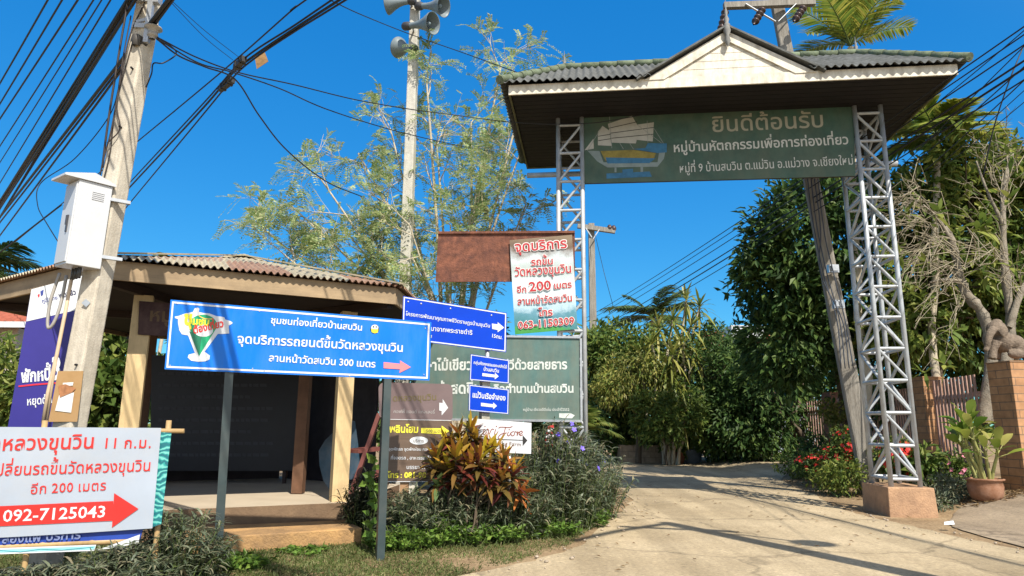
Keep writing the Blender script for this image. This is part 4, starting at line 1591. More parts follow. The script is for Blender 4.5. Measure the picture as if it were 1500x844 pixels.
cloth(ub, BB, [(170, 630), (251, 634), (236, 768), (170, 790)], 10, 10, .004, teal_mat(), -.015, "teal_edge")
cloth(ub, BB, [(-400, 790), (214, 762), (205, 790), (-400, 822)], 40, 4, .006, mat("deep_blue_vinyl", (.015, .05, .30), .45, .15), -.01, "blue_edge")
t = MB()
poly_on(t, BB, [(-300, 812), (0, 803), (141, 798), (138, 807), (0, 812), (-300, 822)], .002, 0)
poly_on(t, BB, [(-300, 814), (0, 805.3), (139.6, 800), (137.8, 805), (0, 809.6), (-300, 820)], .0035, 1)
stroke_on(t, BB, [(-60, 810), (0, 806.5), (30, 808.5), (60, 804.5), (90, 806), (137, 801.5)], .005, .9, 2)
poly_on(t, BB, [(142, 806), (205, 783), (203, 795), (170, 803)], .0032, 0)
write(t, BB, "ล่องแพ", (2, 796), (60, 793), .005, 3, bold=.02)
write(t, BB, "บริการ", (66, 792), (118, 789), .005, 3, bold=.02)
ub.part("print", t, [white_sheet, mat("pale_aqua", (.25, .55, .6), .5), mat("wave_teal", (.02, .22, .26), .5), mat("dull_blue_letter", (.16, .20, .36), .5)])

# ------------------------------------------------------------------ concrete pole with its fittings
PB, PT = D(103, 620, 6.3), D(219.5, 0, 6.3)
pd = unit(PT - PB)
pbase = PB - pd * (PB[2] / pd[2])
ptop = PB + pd * (7.6 / pd[2])
pole = Thing("concrete_pole", "square weathered concrete utility pole leaning beside the white cabinet", "utility pole", pbase)
m = MB()
m.beam(pbase - pd * .2, ptop, .225, .19, up=(.25, 1, 0), w1=.16, h1=.14)
o = pole.part("shaft", m, mat("pole_concrete", (0.54, 0.49, 0.40), 0.9, 0.18, 9, bump=0.22, bscale=60, dirt=(0.22, 0.18, 0.13), dirt_amt=0.25, dirt_scale=3, streak=(6, 6, .6)))
bv = o.modifiers.new("bevel", 'BEVEL'); bv.width = .018; bv.segments = 2
pf = unit(V(0, -1, 0) - pd * (V(0, -1, 0) @ pd) + V(-.25, 0, 0) * 0)   # towards the road
ps = unit(np.cross(pd, pf))
if ps[0] < 0:
    ps = -ps


def onpole(px_, py_, lift=0.0):
    """point on the pole's near face at that height"""
    P = D(px_, py_, 6.3)
    t_ = (P - pbase) @ pd
    return pbase + pd * t_ + ps * ((P - pbase) @ ps) * .93 + pf * lift * .74


m = MB()
for x, y in ((202, 108), (185.5, 193), (170, 274), (153, 358), (123, 536)):
    c = onpole(x, y, .10)
    m.tube([c, c + pf * .052], .010, 8)
pole.part("bolt_hole", m, mat("hole_black", (.01, .01, .01), .9))
m = MB()
a, b = onpole(83, 592, .16), onpole(129, 592, .16)
tt = (b - a)
m.slab([onpole(82, 618, .158), onpole(126, 618, .154), onpole(134, 545, .148), onpole(95, 545, .15)], -pf, .004)
pole.part("orange_band", m, mat("orange_band_paint", (.40, .24, .10), .8, .2, 6, dirt=(.25, .17, .1), dirt_amt=.35, dirt_scale=6))
m = MB()
m.slab([onpole(92.5, 602, .164), onpole(117, 605, .162), onpole(121, 576, .160), onpole(98, 580, .160)], -pf, .002)
m.slab([onpole(104, 562, .164), onpole(120, 561, .162), onpole(119, 566, .160), onpole(103, 567, .160)], -pf, .002)
pole.part("paper_notice", m, mat("torn_paper", (.68, .67, .64), .8, .06))
m = MB()
m.slab([onpole(100, 583, .168), onpole(97, 566, .166), onpole(108, 564, .166), onpole(124, 570, .165), onpole(118, 576, .166)], -pf, .0015)
pole.part("torn_poster", m, mat("torn_poster_brown", (.36, .16, .07), .8, .3, 20))
m = MB()
m.slab([onpole(129.5, 447, .150), onpole(136, 441, .150), onpole(143.5, 446.5, .150), onpole(137, 453, .150)], -pf, .003)
pole.part("number_plate", m, galv)
# conduit along the left edge
m = MB()
m.tube([onpole(73, 620, .15), onpole(80, 575, .15), onpole(93, 520, .15), onpole(106, 450, .14), onpole(106, 430, .10), onpole(107, 405, .05)], .016, 10)
m.tube([onpole(79, 618, .15), onpole(90, 540, .15), onpole(100, 475, .14)], .011, 8)
pole.part("conduit", m, mat("cream_conduit", (.55, .42, .28), .5, .15))
m = MB()
m.tube(spline([onpole(90, 402, .08), onpole(80, 440, .12), onpole(77, 470, .14), onpole(79.5, 483, .15), onpole(88, 474, .15), onpole(95, 448, .12), onpole(98, 405, .05)], 6), .014, 8)
pole.part("cable_loop", m, mat("grey_conduit", (.30, .28, .25), .5, .15))
m = MB()
m.tube(spline([onpole(219, 10, .11), onpole(199, 60, .15), onpole(184, 130, .15), onpole(172, 200, .16), onpole(161, 240, .16), onpole(155, 262, .14)], 6), .007, 6)
m.tube(spline([onpole(197, 30, .11), onpole(188, 90, .14), onpole(180, 160, .15), onpole(186, 195, .16), onpole(172, 212, .16), onpole(166, 216, .15)], 6), .006, 6)
m.tube(spline([onpole(188, 10, .06), onpole(176, 100, .10), onpole(163, 185, .1), onpole(155, 250, .1)], 6), .010, 6)
m.tube(spline([onpole(200, 66, .1), onpole(176, 160, .12), onpole(168, 230, .12), onpole(150, 300, .12)], 6), .006, 6)
pole.part("down_cable", m, mat("brown_black_cable", (.035, .025, .02), .6))
# steel bracket and spool insulators at the top
m = MB()
c0, c1 = onpole(222, 70, .12), onpole(230, 2, .12)
m.beam(c0, c1, .05, .045, up=tuple(pf))
for y, x in ((46, 226), (8, 230)):
    p = onpole(x - 4, y, .10)
    m.beam(p - ps * .13, p + ps * .10, .05, .07, up=tuple(pf))
m.beam(onpole(207, 40, .105), onpole(228, 36, .105), .03, .06, up=tuple(pf))
pole.part("steel_bracket", m, galv)
ins = mat("porcelain_insulator", (.36, .34, .30), .3, .2)
for x, y, s in ((233, 54, 1.0), (238, -24, 1.0)):
    m = MB()
    p = onpole(x, y, .13)
    m.lathe(p + V(0, 0, .05), (0, 0, -1), [(0, .025), (.008, .08), (.022, .085), (.03, .048), (.055, .05), (.065, .036), (.08, .05), (.105, .05), (.115, .03), (.135, .028)], 18)
    pole.part("insulator", m, ins)
m = MB()
m.ball(onpole(213, 68, .08), .055, n=10, m=6)
m.lathe(onpole(209, 66, .14), tuple(pd), [(-.07, .03), (-.03, .05), (.03, .05), (.05, .02)], 12)
pole.part("clamp", m, mat("dark_clamp", (.06, .055, .05), .6, .3))

# ------------------------------------------------------------------ white cabinet on the pole
cbz = Thing("meter_cabinet", "white steel cabinet with sloping hood strapped to the concrete pole", "cabinet", onpole(98, 400, .2))
cpt = D(97, 386, 5.95)
ctop = D(117, 262, 5.95)
cd = unit(ctop - cpt)
ch = np.linalg.norm(ctop - cpt)
ca = unit(V(-.80, .60, 0) - cd * (V(-.80, .60, 0) @ cd))      # along the door, to the left
cb_ = unit(V(.66, .75, 0) - cd * (V(.66, .75, 0) @ cd))       # along the louvred side, to the right
wa, wb_ = .265, .28
cab_white = mat("cabinet_white", (.52, .535, .55), .35, .03, 4, dirt=(.5, .46, .4), dirt_amt=.08)
m = MB()
c = cpt + ca * wa / 2 + cb_ * wb_ / 2 + cd * ch / 2
m.box(c, (wa, wb_, ch), [ca, cb_, cd])
o = cbz.part("body", m, cab_white)
bv = o.modifiers.new("bevel", 'BEVEL'); bv.width = .006; bv.segments = 2
m = MB()
dn = -cb_
dc = cpt + ca * wa / 2 + cd * ch / 2 - cb_ * .006
m.box(dc, (wa - .03, .012, ch - .05), [ca, cb_, cd])
dr_ = cbz.part("door", m, cab_white)
m = MB()
hp = cpt + ca * .085 + cd * ch * .48 - cb_ * .016
m.box(hp, (.022, .012, .16), [ca, cb_, cd])
m.box(hp - cb_ * .010 + cd * .03, (.013, .012, .09), [ca, cb_, cd])
cbz.part("handle", m, mat("dark_handle", (.08, .08, .09), .4, .1, metal=.5), dr_)
m = MB()
for i in range(5):
    p = cpt + cb_ * (wb_ * .60) + cd * (ch * (.80 + .022 * i)) - ca * .003
    m.box(p, (.006, .10, .006), [ca, cb_, cd])
cbz.part("louvre", m, mat("louvre_grey", (.5, .51, .53), .4))
m = MB()
t0 = cpt + cd * (ch + .002)
ov = .075
e = [t0 - ca * .02 - cb_ * (ov + .05) * 1, t0 + ca * (wa + .03) - cb_ * (ov + .05), t0 + ca * (wa + .03) + cb_ * (wb_ + .02), t0 - ca * .02 + cb_ * (wb_ + .02)]
e2 = [q + cd * .02 for q in e]
mid_a = t0 - ca * .02 + cb_ * (wb_ * .4) + cd * .085
mid_b = t0 + ca * (wa + .03) + cb_ * (wb_ * .4) + cd * .085
m.add(e + e2 + [mid_a, mid_b], [(3, 2, 1, 0), (0, 1, 5, 4), (4, 5, 9, 8), (6, 7, 8, 9), (2, 3, 7, 6), (0, 4, 8, 7, 3), (1, 2, 6, 9, 5)])
cbz.part("hood", m, cab_white)
m = MB()
for q in (.3, .55, .8):
    p = cpt + ca * wa * q + cb_ * wb_ * .5
    m.tube([p + cd * .01, p - cd * .10], .018, 8)
cbz.part("cable_gland", m, mat("gland_black", (.05, .05, .05), .5))
m = MB()
for f in (.15, .85):
    p = cpt + cd * ch * f + ca * .02 + cb_ * wb_
    m.beam(p, p + cb_ * .16 + ca * -.04, .05, .03, up=tuple(cd))
cbz.part("strap", m, galv)

# ------------------------------------------------------------------ campaign sign behind the pole
CS = Plane(D(70, 520, 7.0), 20)
cs = Thing("campaign_sign", "tall purple campaign sign with white head partly hidden by the concrete pole", "sign board", CS.hit(66, 640))
quad = [(46, 424), (128, 402), (114, 640), (9, 640)]
purple = mat("purple_vinyl", (.028, .022, .20), .45, .1, 2)
board(cs, CS, quad, .02, purple, wood_dark)
t = MB()
poly_on(t, CS, [(46, 424), (128, 402), (122, 452), (38.5, 471)], .003, 0)
write(t, CS, "ภูมิใจไทย", (62, 444), (85, 438), .006, 1, bold=.01, ys=1.3)
write(t, CS, "พูดแล้ว", (87, 437), (112, 431), .006, 2, bold=.03, ys=1.4)
poly_on(t, CS, [(55, 432), (58, 430), (58, 434), (56, 436)], .006, 3)
poly_on(t, CS, [(59, 427), (64, 424), (63, 432), (60, 434)], .006, 1)
write(t, CS, "พักหนี้", (31, 560), (75, 556), .006, 0, bold=.04, ys=1.6)
write(t, CS, "3", (74, 556), (90, 555), .006, 0, bold=.03, ys=1.7)
stroke_on(t, CS, [(27, 566), (50, 563.5), (84, 561)], .006, 2.2, 3)
write(t, CS, "หยุดต้น", (39, 594), (77, 590), .006, 0, bold=.02, ys=1.5)
cs.part("lettering", t, [white_sheet, mat("party_blue", (.03, .05, .25), .5), mat("letter_navy", (.015, .015, .06), .5), mat("party_red", (.55, .02, .04), .5)])

# ------------------------------------------------------------------ pole with loudspeakers
HB = D(592, 470, 14.0)
ht = D(608.5, 0, 14.0)
hd = unit(ht - HB)
hb0 = HB - hd * (HB[2] / hd[2])
hpole = Thing("loudspeaker_pole", "tall square pale concrete pole carrying four horn loudspeakers", "pole", hb0)
m = MB()
m.beam(hb0, hb0 + hd * (11.4 / hd[2]), .25, .22, up=(.15, 1, 0), w1=.19, h1=.18)
o = hpole.part("shaft", m, mat("pale_pole_concrete", (0.50, 0.48, 0.42), 0.9, 0.16, 9, bump=0.4, dirt=(0.22, 0.20, 0.16), dirt_amt=0.2, dirt_scale=3, streak=(6, 6, .6)))
bv = o.modifiers.new("bevel", 'BEVEL'); bv.width = .02; bv.segments = 2
horn_m = mat("grey_horn_paint", (.16, .20, .22), .45, .12)
horn_in = mat("horn_inside", (.20, .25, .27), .5, .1)


def horn(neck, mouth, r, label):
    d = unit(mouth - neck)
    L = np.linalg.norm(mouth - neck)
    h = Thing("horn_loudspeaker", label, "loudspeaker", neck, "horn loudspeakers on the pole")
    m = MB()
    m.lathe(neck, d, [(0, r * .28), (L * .25, r * .30), (L * .45, r * .40), (L * .65, r * .58), (L * .82, r * .80), (L * .94, r * .97), (L, r), (L * 1.02, r * 1.02), (L, r * .96), (L * .92, r * .90), (L * .80, r * .74), (L * .62, r * .52), (L * .42, r * .34), (L * .2, r * .2), (L * .18, 0.001)], 28)
    bell = h.part("bell", m, horn_m)
    m = MB()
    m.lathe(neck + d * L * .55, d, [(-.05, r * .10), (L * .2, r * .16), (L * .3, r * .18), (L * .34, r * .10), (L * .35, .001)], 16)
    h.part("reflector", m, horn_in, bell)
    m = MB()
    m.lathe(neck, -d, [(-.03, r * .30), (0, r * .36), (L * .05, r * .40), (L * .22, r * .40), (L * .28, r * .3), (L * .29, .001)], 18)
    h.part("driver_unit", m, mat("driver_black", (.05, .05, .055), .5))
    m = MB()
    ax_ = hb0 + hd * ((neck - hb0) @ hd)
    m.beam(ax_, neck + d * L * .12, .035, .035)
    h.part("bracket", m, galv)
    return h


Yh = 13.8
horn(D(600, 38, Yh - .1), D(634, 34, Yh - .42), .235, "horn loudspeaker facing right just under the topmost pair")
horn(D(618, 9, Yh - .05), D(650, 9, Yh - .30), .235, "topmost horn loudspeaker on the right side of the pale pole")
horn(D(600, 2, Yh - .05), D(568, 6, Yh + .05), .235, "topmost horn loudspeaker pointing left from the pale pole")
horn(D(604, 72, Yh + .1), D(584, 70, Yh + .35), .235, "lowest horn loudspeaker seen from behind on the left side of the pole")

# ------------------------------------------------------------------ overhead cables
def cable(pts, r, label, group, smooth=True, name="overhead_cable"):
    b = MB()
    p = spline(pts, 10) if smooth and len(pts) > 2 else np.asarray(pts)
    b.tube(p, r, 6)
    return solo(name, b, wire_mat, label, "cable", tuple(p[0]), group)


def span(p, q, z, ext0, ext1, sag, r, label, group, dz=0.0):
    """a cable at height z through the points seen at p and q"""
    a, b = G(*p, z), G(*q, z + dz)
    d = b - a
    pts = []
    for t in np.linspace(-ext0, 1 + ext1, 26):
        s = (t + ext0) / (1 + ext0 + ext1)
        k = a + d * t
        pts.append(k + V(0, 0, -sag * 4 * s * (1 - s) + sag * 4 * ((ext0 / (1 + ext0 + ext1)) * (1 - ext0 / (1 + ext0 + ext1))) * (1 - t) + sag * 4 * (((1 + ext0) / (1 + ext0 + ext1)) * (1 - (1 + ext0) / (1 + ext0 + ext1))) * t))
    cable(np.array(pts), r, label, group, False)


singles = [((70, 0), (0, 122), .016), ((91, 0), (0, 152), .016), ((114, 0), (0, 174), .017), ((137, 0), (0, 214), .014), ((149, 0), (0, 238), .012), ((162, 0), (0, 268), .014)]
names = ["leftmost of the separate cables crossing the top left corner", "second from the left of the separate cables at the top left", "third from the left of the separate cables at the top left",
         "fourth from the left of the separate cables at the top left", "thin cable just left of the thick bundle's edge", "cable that runs closest beside the thick bundle at the top left"]
for (p, q, r), nm in zip(singles, names):
    span(p, q, 5.45, .6, 1.6, .05, r * .6, "black " + nm, "separate cables at the top left")
random.seed(3)
for i in range(13):
    dx = random.uniform(-9, 8)
    span((191 + dx, 0), (-2 + dx * .3 - random.uniform(0, 6), 303 + random.uniform(-10, 26)), 5.5 + random.uniform(-.1, .1), .6, 1.6, .06, random.choice((.008, .011, .014, .017)),
         "black cable in the thick bundle left of the concrete pole", "thick cable bundle")
for i, (p, q, r) in enumerate((((187, 77), (0, 318), .020), ((188, 84), (0, 326), .014), ((186, 92), (0, 345), .014))):
    span(p, q, 5.2, .9, 1.6, .05, r, ("upper thick", "middle thin", "lower thin")[i] + " cable of the three that pass just left of the pole below the bundle", "three cables below the bundle")
def cable_z(pts, z, r, label, group, ext=(4.0, 16.0)):
    P = [G(x, y, z) for x, y in pts]
    P = [P[0] + unit(P[0] - P[1]) * ext[0]] + P + [P[-1] + unit(P[-1] - P[-2]) * ext[1]]
    cable(P, r, label, group)


rr_ = "cables rising right behind the pole"
cable_z([(448, 0), (430, 13), (345, 88), (259, 160), (197, 211)], 5.9, .010, "topmost thin cable of the group rising to the right behind the concrete pole", rr_)
cable_z([(486, 0), (430, 38), (360, 84), (319, 128), (290, 160), (186, 272)], 5.9, .012, "upper thick cable of the group rising to the right behind the concrete pole", rr_)
cable_z([(494, 2), (430, 43), (372, 82), (338, 110), (296, 160), (184, 281)], 5.88, .016, "middle thick cable of the group rising to the right behind the concrete pole", rr_)
cable_z([(500, 4), (432, 46), (374, 85), (342, 113), (304, 160), (179, 311)], 5.86, .012, "lowest cable of the group rising to the right behind the concrete pole", rr_)
# splice clamps and tag on these cables
sc = Thing("cable_splice", "dark cable splice clamps with a rusty tag hanging on the cables right of the pole", "cable clamp", G(340, 115, 5.9))
m = MB()
for p, q in (((345, 99), (358, 86)), ((322, 131), (341, 117))):
    a, b = G(*p, 5.88), G(*q, 5.88)
    m.beam(a, b, .07, .075)
    m.beam(a + (b - a) * .2, a + (b - a) * .3, .09, .09)
    m.beam(a + (b - a) * .7, a + (b - a) * .8, .09, .09)
sc.part("clamp", m, mat("clamp_black", (.03, .03, .03), .5, .2))
m = MB()
Y_ = G(380, 90, 5.9)[1]
m.slab([D(373, 83, Y_), D(388, 77, Y_), D(393, 90, Y_), D(376, 101, Y_)], V(0, 1, 0), .006)
sc.part("tag", m, mat("rusty_tag", (.25, .14, .05), .7, .4, 20))
svc = "thin service wires from the pole"
cable([onpole(241, 64, .15), D(290, 85, 6.8), D(352, 107, 7.4), D(430, 124, 8.2), D(520, 146, 9.3), D(600, 160, 10.1), D(654, 167, 10.6), D(760, 180, 11.0), D(860, 181, 11.05), D(945, 168, 11.0)], .008, "upper service wire sagging from the pole's insulator to the welcome board", svc)
cable([onpole(241, 66, .15), D(290, 92, 6.8), D(340, 106, 7.4), D(410, 130, 8.2), D(481, 161, 9.0), D(580, 192, 11), D(674, 214, 13), D(720, 222, 14)], .008, "lower service wire running from the pole's insulator into the feathery tree", svc)
cable([onpole(240, 66, .15), D(262, 82, 6.6), D(300, 98, 7.0), D(345, 117, 7.4), D(380, 170, 7.8), D(420, 220, 8.5), D(478, 266, 9.5), D(530, 288, 11)], .009, "drop wire that bends down from the splice clamps toward the tree", svc)
cable([D(483, 0, 9.5), D(530, 22, 10.8), D(600, 50, 13.4), D(680, 78, 12.6), D(760, 107, 11.6), D(835, 132, 10.7)], .009, "wire passing the loudspeaker pole on its way to the gate roof", svc)
cable([onpole(236, 60, .15), D(258, 76, 6.5), D(240, 92, 6.4), D(225, 93, 6.35), D(222, 108, 6.3), D(214, 128, 6.3)], .007, "looped loose wire end hanging right of the pole's insulator", svc)
cable([D(250, 0, 7), D(300, 45, 8), D(350, 84, 9)], .004, "faint upper wire behind the splice, coming from the top of the picture", svc)
cable([D(247, 0, 7), D(300, 55, 8), D(341, 88, 9)], .004, "faint lower wire behind the splice, coming from the top of the picture", svc)
cable([cpt + ca * .1 + cb_ * .1, D(70, 330, 6.4), D(55, 300, 6.8), D(60, 268, 7), D(110, 232, 6.8), D(160, 170, 6.5), D(176, 120, 6.4)], .005, "thin loose wire winding from the cabinet up beside the pole", svc)
cable([D(90, 300, 6.5), D(10, 362, 7.4), D(-60, 415, 8.4)], .009, "straight wire running left from behind the white cabinet", svc)
# cables over the side road
far = "cables along the side road"
for i, (p, q, z, r) in enumerate((((876, 456), (1120, 300), 6.3, .013), ((876, 462), (1120, 308), 6.3, .012), ((876, 470), (1115, 322), 6.1, .013), ((876, 482), (1112, 340), 5.9, .018), ((878, 488), (1110, 350), 5.8, .020), ((880, 494), (1108, 362), 5.6, .013))):
    span(p, q, z, .15, .9, .25, r * .8, ("topmost", "second", "third", "fourth", "fifth", "lowest")[i] + " of the six cables seen under the gate above the far trees", far)
rg_ = "cables right of the gate"
for i, (p, q, z, r) in enumerate((((1405, 125), (1500, 45), 6.6, .012), ((1330, 235), (1500, 68), 6.3, .012), ((1380, 205), (1500, 98), 6.2, .014), ((1395, 215), (1500, 118), 6.1, .014), ((1400, 222), (1500, 133), 6.1, .010), ((1420, 215), (1500, 150), 6.0, .010))):
    span(p, q, z, .5, 1.5, .05, r * .62, ("topmost", "second", "third", "fourth", "fifth", "lowest")[i] + " of the cables fanning up to the right edge beside the gate roof", rg_)
cable([D(1500, 66, 12), D(1478, 120, 12), D(1455, 190, 12.3), D(1440, 260, 12.6)], .012, "loose cable hanging down in front of the cables at the right edge", rg_)

# ------------------------------------------------------------------ plants: tools
bark_pale = mat("pale_bark", (.46, .40, .30), .9, .25, 8, bump=.5, stretch=(1, 1, .3))
bark_dark = mat("dark_bark", (.10, .075, .05), .9, .3, 8, bump=.5, stretch=(1, 1, .3))
twig_pale = mat("bare_twig", (.30, .26, .185), .9, .25, 8)
stem_green = mat("green_stem", (.10, .14, .04), .7, .25)


def gpt(x, y, Y):     # on the terrain below the point seen at (x, y)
    p = D(x, y, Y)
    return V(p[0], p[1], float(gz(p[0], p[1])))


def rdir(n):
    v = rng.normal(size=(n, 3))
    return v / np.linalg.norm(v, axis=1)[:, None]


def crown(mb, blobs, n, L, W, per=34, droop=.25, cr=.32, mi=0, shell=.55, fold=.25, kind="kite", outward=.8, squash=1.0):
    """leaves in clumps spread through the volume of a few ellipsoids"""
    vol = np.array([np.prod(b[1]) ** .67 for b in blobs])
    pick = rng.choice(len(blobs), max(1, n // per), p=vol / vol.sum())
    C = np.array([b[0] for b in blobs])[pick]
    Rr = np.array([b[1] for b in blobs])[pick]
    d = rdir(len(pick))
    rad = shell + (1.06 - shell) * rng.random(len(pick)) ** .6
    cc = C + d * Rr * rad[:, None]
    out = d / Rr
    out /= np.linalg.norm(out, axis=1)[:, None]
    cl = cr * (.6 + .8 * rng.random(len(pick)))
    P = np.repeat(cc, per, 0) + rdir(len(pick) * per) * (np.repeat(cl, per)[:, None] * rng.random((len(pick) * per, 1)) ** .45) * V(1, 1, squash)
    O = np.repeat(out, per, 0)
    Dv = O * outward + rdir(len(P)) * .75 - V(0, 0, droop)
    k = .65 + .6 * rng.random(len(P))
    if kind == "kite":
        up = rng.normal(size=(len(P), 3)) * .55 + O * .5 + V(.2, -.35, .7)
        mb.kites(P, Dv, L * k, W * k, up=up, fold=fold, mi=mi)
    else:
        mb.blades(P, Dv, L * k, W * k, droop=droop, mi=mi, seg=2)
    return cc


def limb(mb, p, q, r0, r1, bend=.12, n=6, sides=7):
    p, q = np.asarray(p, float), np.asarray(q, float)
    L = np.linalg.norm(q - p)
    t = np.linspace(0, 1, n)[:, None]
    off = rng.normal(size=(n, 3)) * bend * L * .35 * np.sin(t * math.pi)
    arc = V(0, 0, 1) * (np.sin(t * math.pi) * bend * L * .5)
    pts = p + (q - p) * t + off + arc
    mb.tube(pts, np.linspace(r0, r1, n), sides, cap=False)
    return pts


def tree(name, label, cat, base, trunk_top, blobs, n, L, W, leafm, bark=None, r=.12, group=None, limbs=3, **kw):
    th = Thing(name, label, cat, base, group)
    m = MB()
    pts = limb(m, V(*base) - V(0, 0, .15), trunk_top, r, r * .65, .06, 7, 9)
    for b in blobs:
        for k in range(limbs):
            s = pts[-1 - (k % 3)]
            e = b[0] + rdir(1)[0] * b[1] * .75
            q = limb(m, s, e, r * .42, r * .10, .18, 6, 6)
            for z in range(2):
                limb(m, q[3], q[3] + rdir(1)[0] * min(b[1]) * .8, r * .16, r * .04, .15, 4, 5)
    th.part("trunk", m, bark or bark_dark)
    m = MB()
    crown(m, blobs, n, L, W, **kw)
    th.part("crown", m, leafm)
    return th


def blob(x, y, Y, rx, ry, rz):          # ellipsoid seen at (x, y), radii in photo pixels, depth ry in metres
    return (D(x, y, Y), V(rx * Y / 1000, ry, rz * Y / 1000))


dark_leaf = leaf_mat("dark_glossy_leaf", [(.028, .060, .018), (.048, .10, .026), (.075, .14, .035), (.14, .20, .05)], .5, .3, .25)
mid_leaf = leaf_mat("mid_green_leaf", [(.055, .10, .022), (.09, .15, .032), (.14, .20, .04), (.24, .27, .06)], .5, .35, .25)
light_leaf = leaf_mat("light_green_leaf", [(.085, .145, .03), (.14, .20, .04), (.21, .26, .055), (.32, .33, .08)], .5, .4, .25)
yellow_leaf = leaf_mat("yellow_green_leaf", [(.09, .14, .03), (.17, .21, .04), (.26, .27, .06), (.38, .35, .10)], .45, .35)
feather_leaf = leaf_mat("pale_feathery_leaf", [(.20, .31, .11), (.30, .41, .16), (.45, .51, .24), (.62, .61, .34)], .55, .45)
ruellia_leaf = leaf_mat("narrow_grey_green_leaf", [(.060, .080, .050), (.095, .125, .075), (.135, .165, .10), (.19, .205, .13), (.24, .21, .13)], .42, .25)
weed_leaf = leaf_mat("fresh_weed_leaf", [(.07, .13, .02), (.10, .19, .03), (.14, .25, .04), (.20, .28, .05)], .5, .35)
grass_leaf = leaf_mat("dry_green_grass", [(.06, .10, .022), (.10, .145, .035), (.16, .18, .06), (.26, .23, .11)], .6, .35)
dry_leaf = leaf_mat("dry_leaf", [(.20, .13, .06), (.28, .19, .09), (.14, .08, .04)], .7, .2)

# ------------------------------------------------------------------ feathery tree behind the boards
ft = Thing("feathery_tree", "tall airy tree with pale feathery leaves behind the rusty board", "tree", G(672, 668, 0) * 0 + V(D(672, 600, 14.6)[0], 14.6, 0))
fb0 = ft.loc
wood, leaves = MB(), MB()
TW_ = []


def grow(p, d, L, r, lev):
    n = 6
    pts = [p]
    dd_ = unit(d)
    for i in range(n):
        dd_ = unit(dd_ + rng.normal(size=3) * .13 + V(0, 0, .05 if lev < 2 else -.02))
        pts.append(pts[-1] + dd_ * L / n)
    pts = np.array(pts)
    wood.tube(pts, np.linspace(r, r * .5, n + 1), 7 if lev < 2 else 5, cap=False)
    if lev >= 3:
        TW_.append(pts)
        return
    k = {0: 5, 1: 5, 2: 7}[lev]
    for i in range(k):
        j = int(2 + (n - 2) * (i + rng.random()) / k)
        j = min(j, n)
        nd = unit(dd_ * .7 + rdir(1)[0] * .75 + V(0, 0, .16))
        grow(pts[j], nd, L * (.48 + .2 * rng.random()), max(r * .45, .004), lev + 1)


for tx, ty, Yt, r in ((385, 335, 13.6, .05), (425, 300, 14.0, .05), (470, 262, 13.7, .055), (415, 372, 13.4, .05), (500, 330, 14.4, .05), (525, 225, 14.8, .055), (560, 285, 14.0, .05), (572, 190, 14.5, .055),
                      (625, 120, 14.4, .065), (640, 215, 15.0, .055), (690, 180, 15.2, .065), (735, 92, 14.6, .06), (770, 130, 14.4, .06), (765, 215, 14.2, .055), (700, 265, 13.6, .05), (600, 330, 13.5, .05), (660, 330, 13.8, .05),
                      (560, 370, 13.6, .045), (770, 300, 14.0, .05), (480, 395, 13.6, .045)):
    tgt = D(tx, ty, Yt)
    s = fb0 + V(rng.normal() * .22, rng.normal() * .2, .1)
    k0 = s + (tgt - s) * V(.22, .3, .42) + V(0, 0, .25)
    stem = spline([s, s + (k0 - s) * .5, k0, s + (tgt - s) * V(.62, .65, .74) + V(0, 0, .1), tgt], 6)
    wood.tube(stem, np.linspace(r, r * .3, len(stem)), 8, cap=False)
    for i in range(6):
        j = min(len(stem) - 1, int(len(stem) * (.60 + .40 * i / 5)))
        dirn = unit(stem[j] - stem[max(0, j - 3)])
        grow(stem[j], unit(dirn * .8 + rdir(1)[0] * .8), .95 * (.75 + .4 * rng.random()), r * .26, 2)
# compound leaves: a thin stalk with two rows of leaflets
P, Dv, U = [], [], []
for pts in TW_:
    if rng.random() < .12:
        continue
    for j in (2, 3, 4, 5, 6):
        for rep in range(2):
            if rng.random() < .56:
                continue
            d = unit(rdir(1)[0] * .9 + V(0, 0, -.1) + unit(pts[-1] - pts[0]) * .7)
            Lr = .26 + .16 * rng.random()
            a = unit(np.cross(d, V(0, 0, 1) + rng.normal(size=3) * .2))
            nn = np.cross(a, d)
            for i in range(9):
                t = .12 + .88 * i / 8
                c = pts[j] + d * Lr * t - V(0, 0, .10) * t * t * Lr / .3
                for s in (-1, 1):
                    P.append(c)
                    Dv.append(d * .45 + a * s)
                    U.append(nn)
P, Dv, U = np.array(P), np.array(Dv), np.array(U)
k = .7 + .6 * rng.random(len(P))
leaves.kites(P, Dv, .078 * k, .029 * k, up=U, fold=.1)
print("leaflets", len(P))
ft.part("trunk", wood, bark_pale)
ft.part("crown", leaves, feather_leaf)
pods = MB()
P = np.array([t[3] for t in TW_[::9]])
pods.blades(P, np.tile(V(0, 0, -1.0), (len(P), 1)) + rng.normal(size=(len(P), 3)) * .12, .28, .018, droop=0, seg=2)
ft.part("seed_pod", pods, mat("dry_pod", (.42, .36, .22), .7, .3)).__setitem__("kind", "stuff")

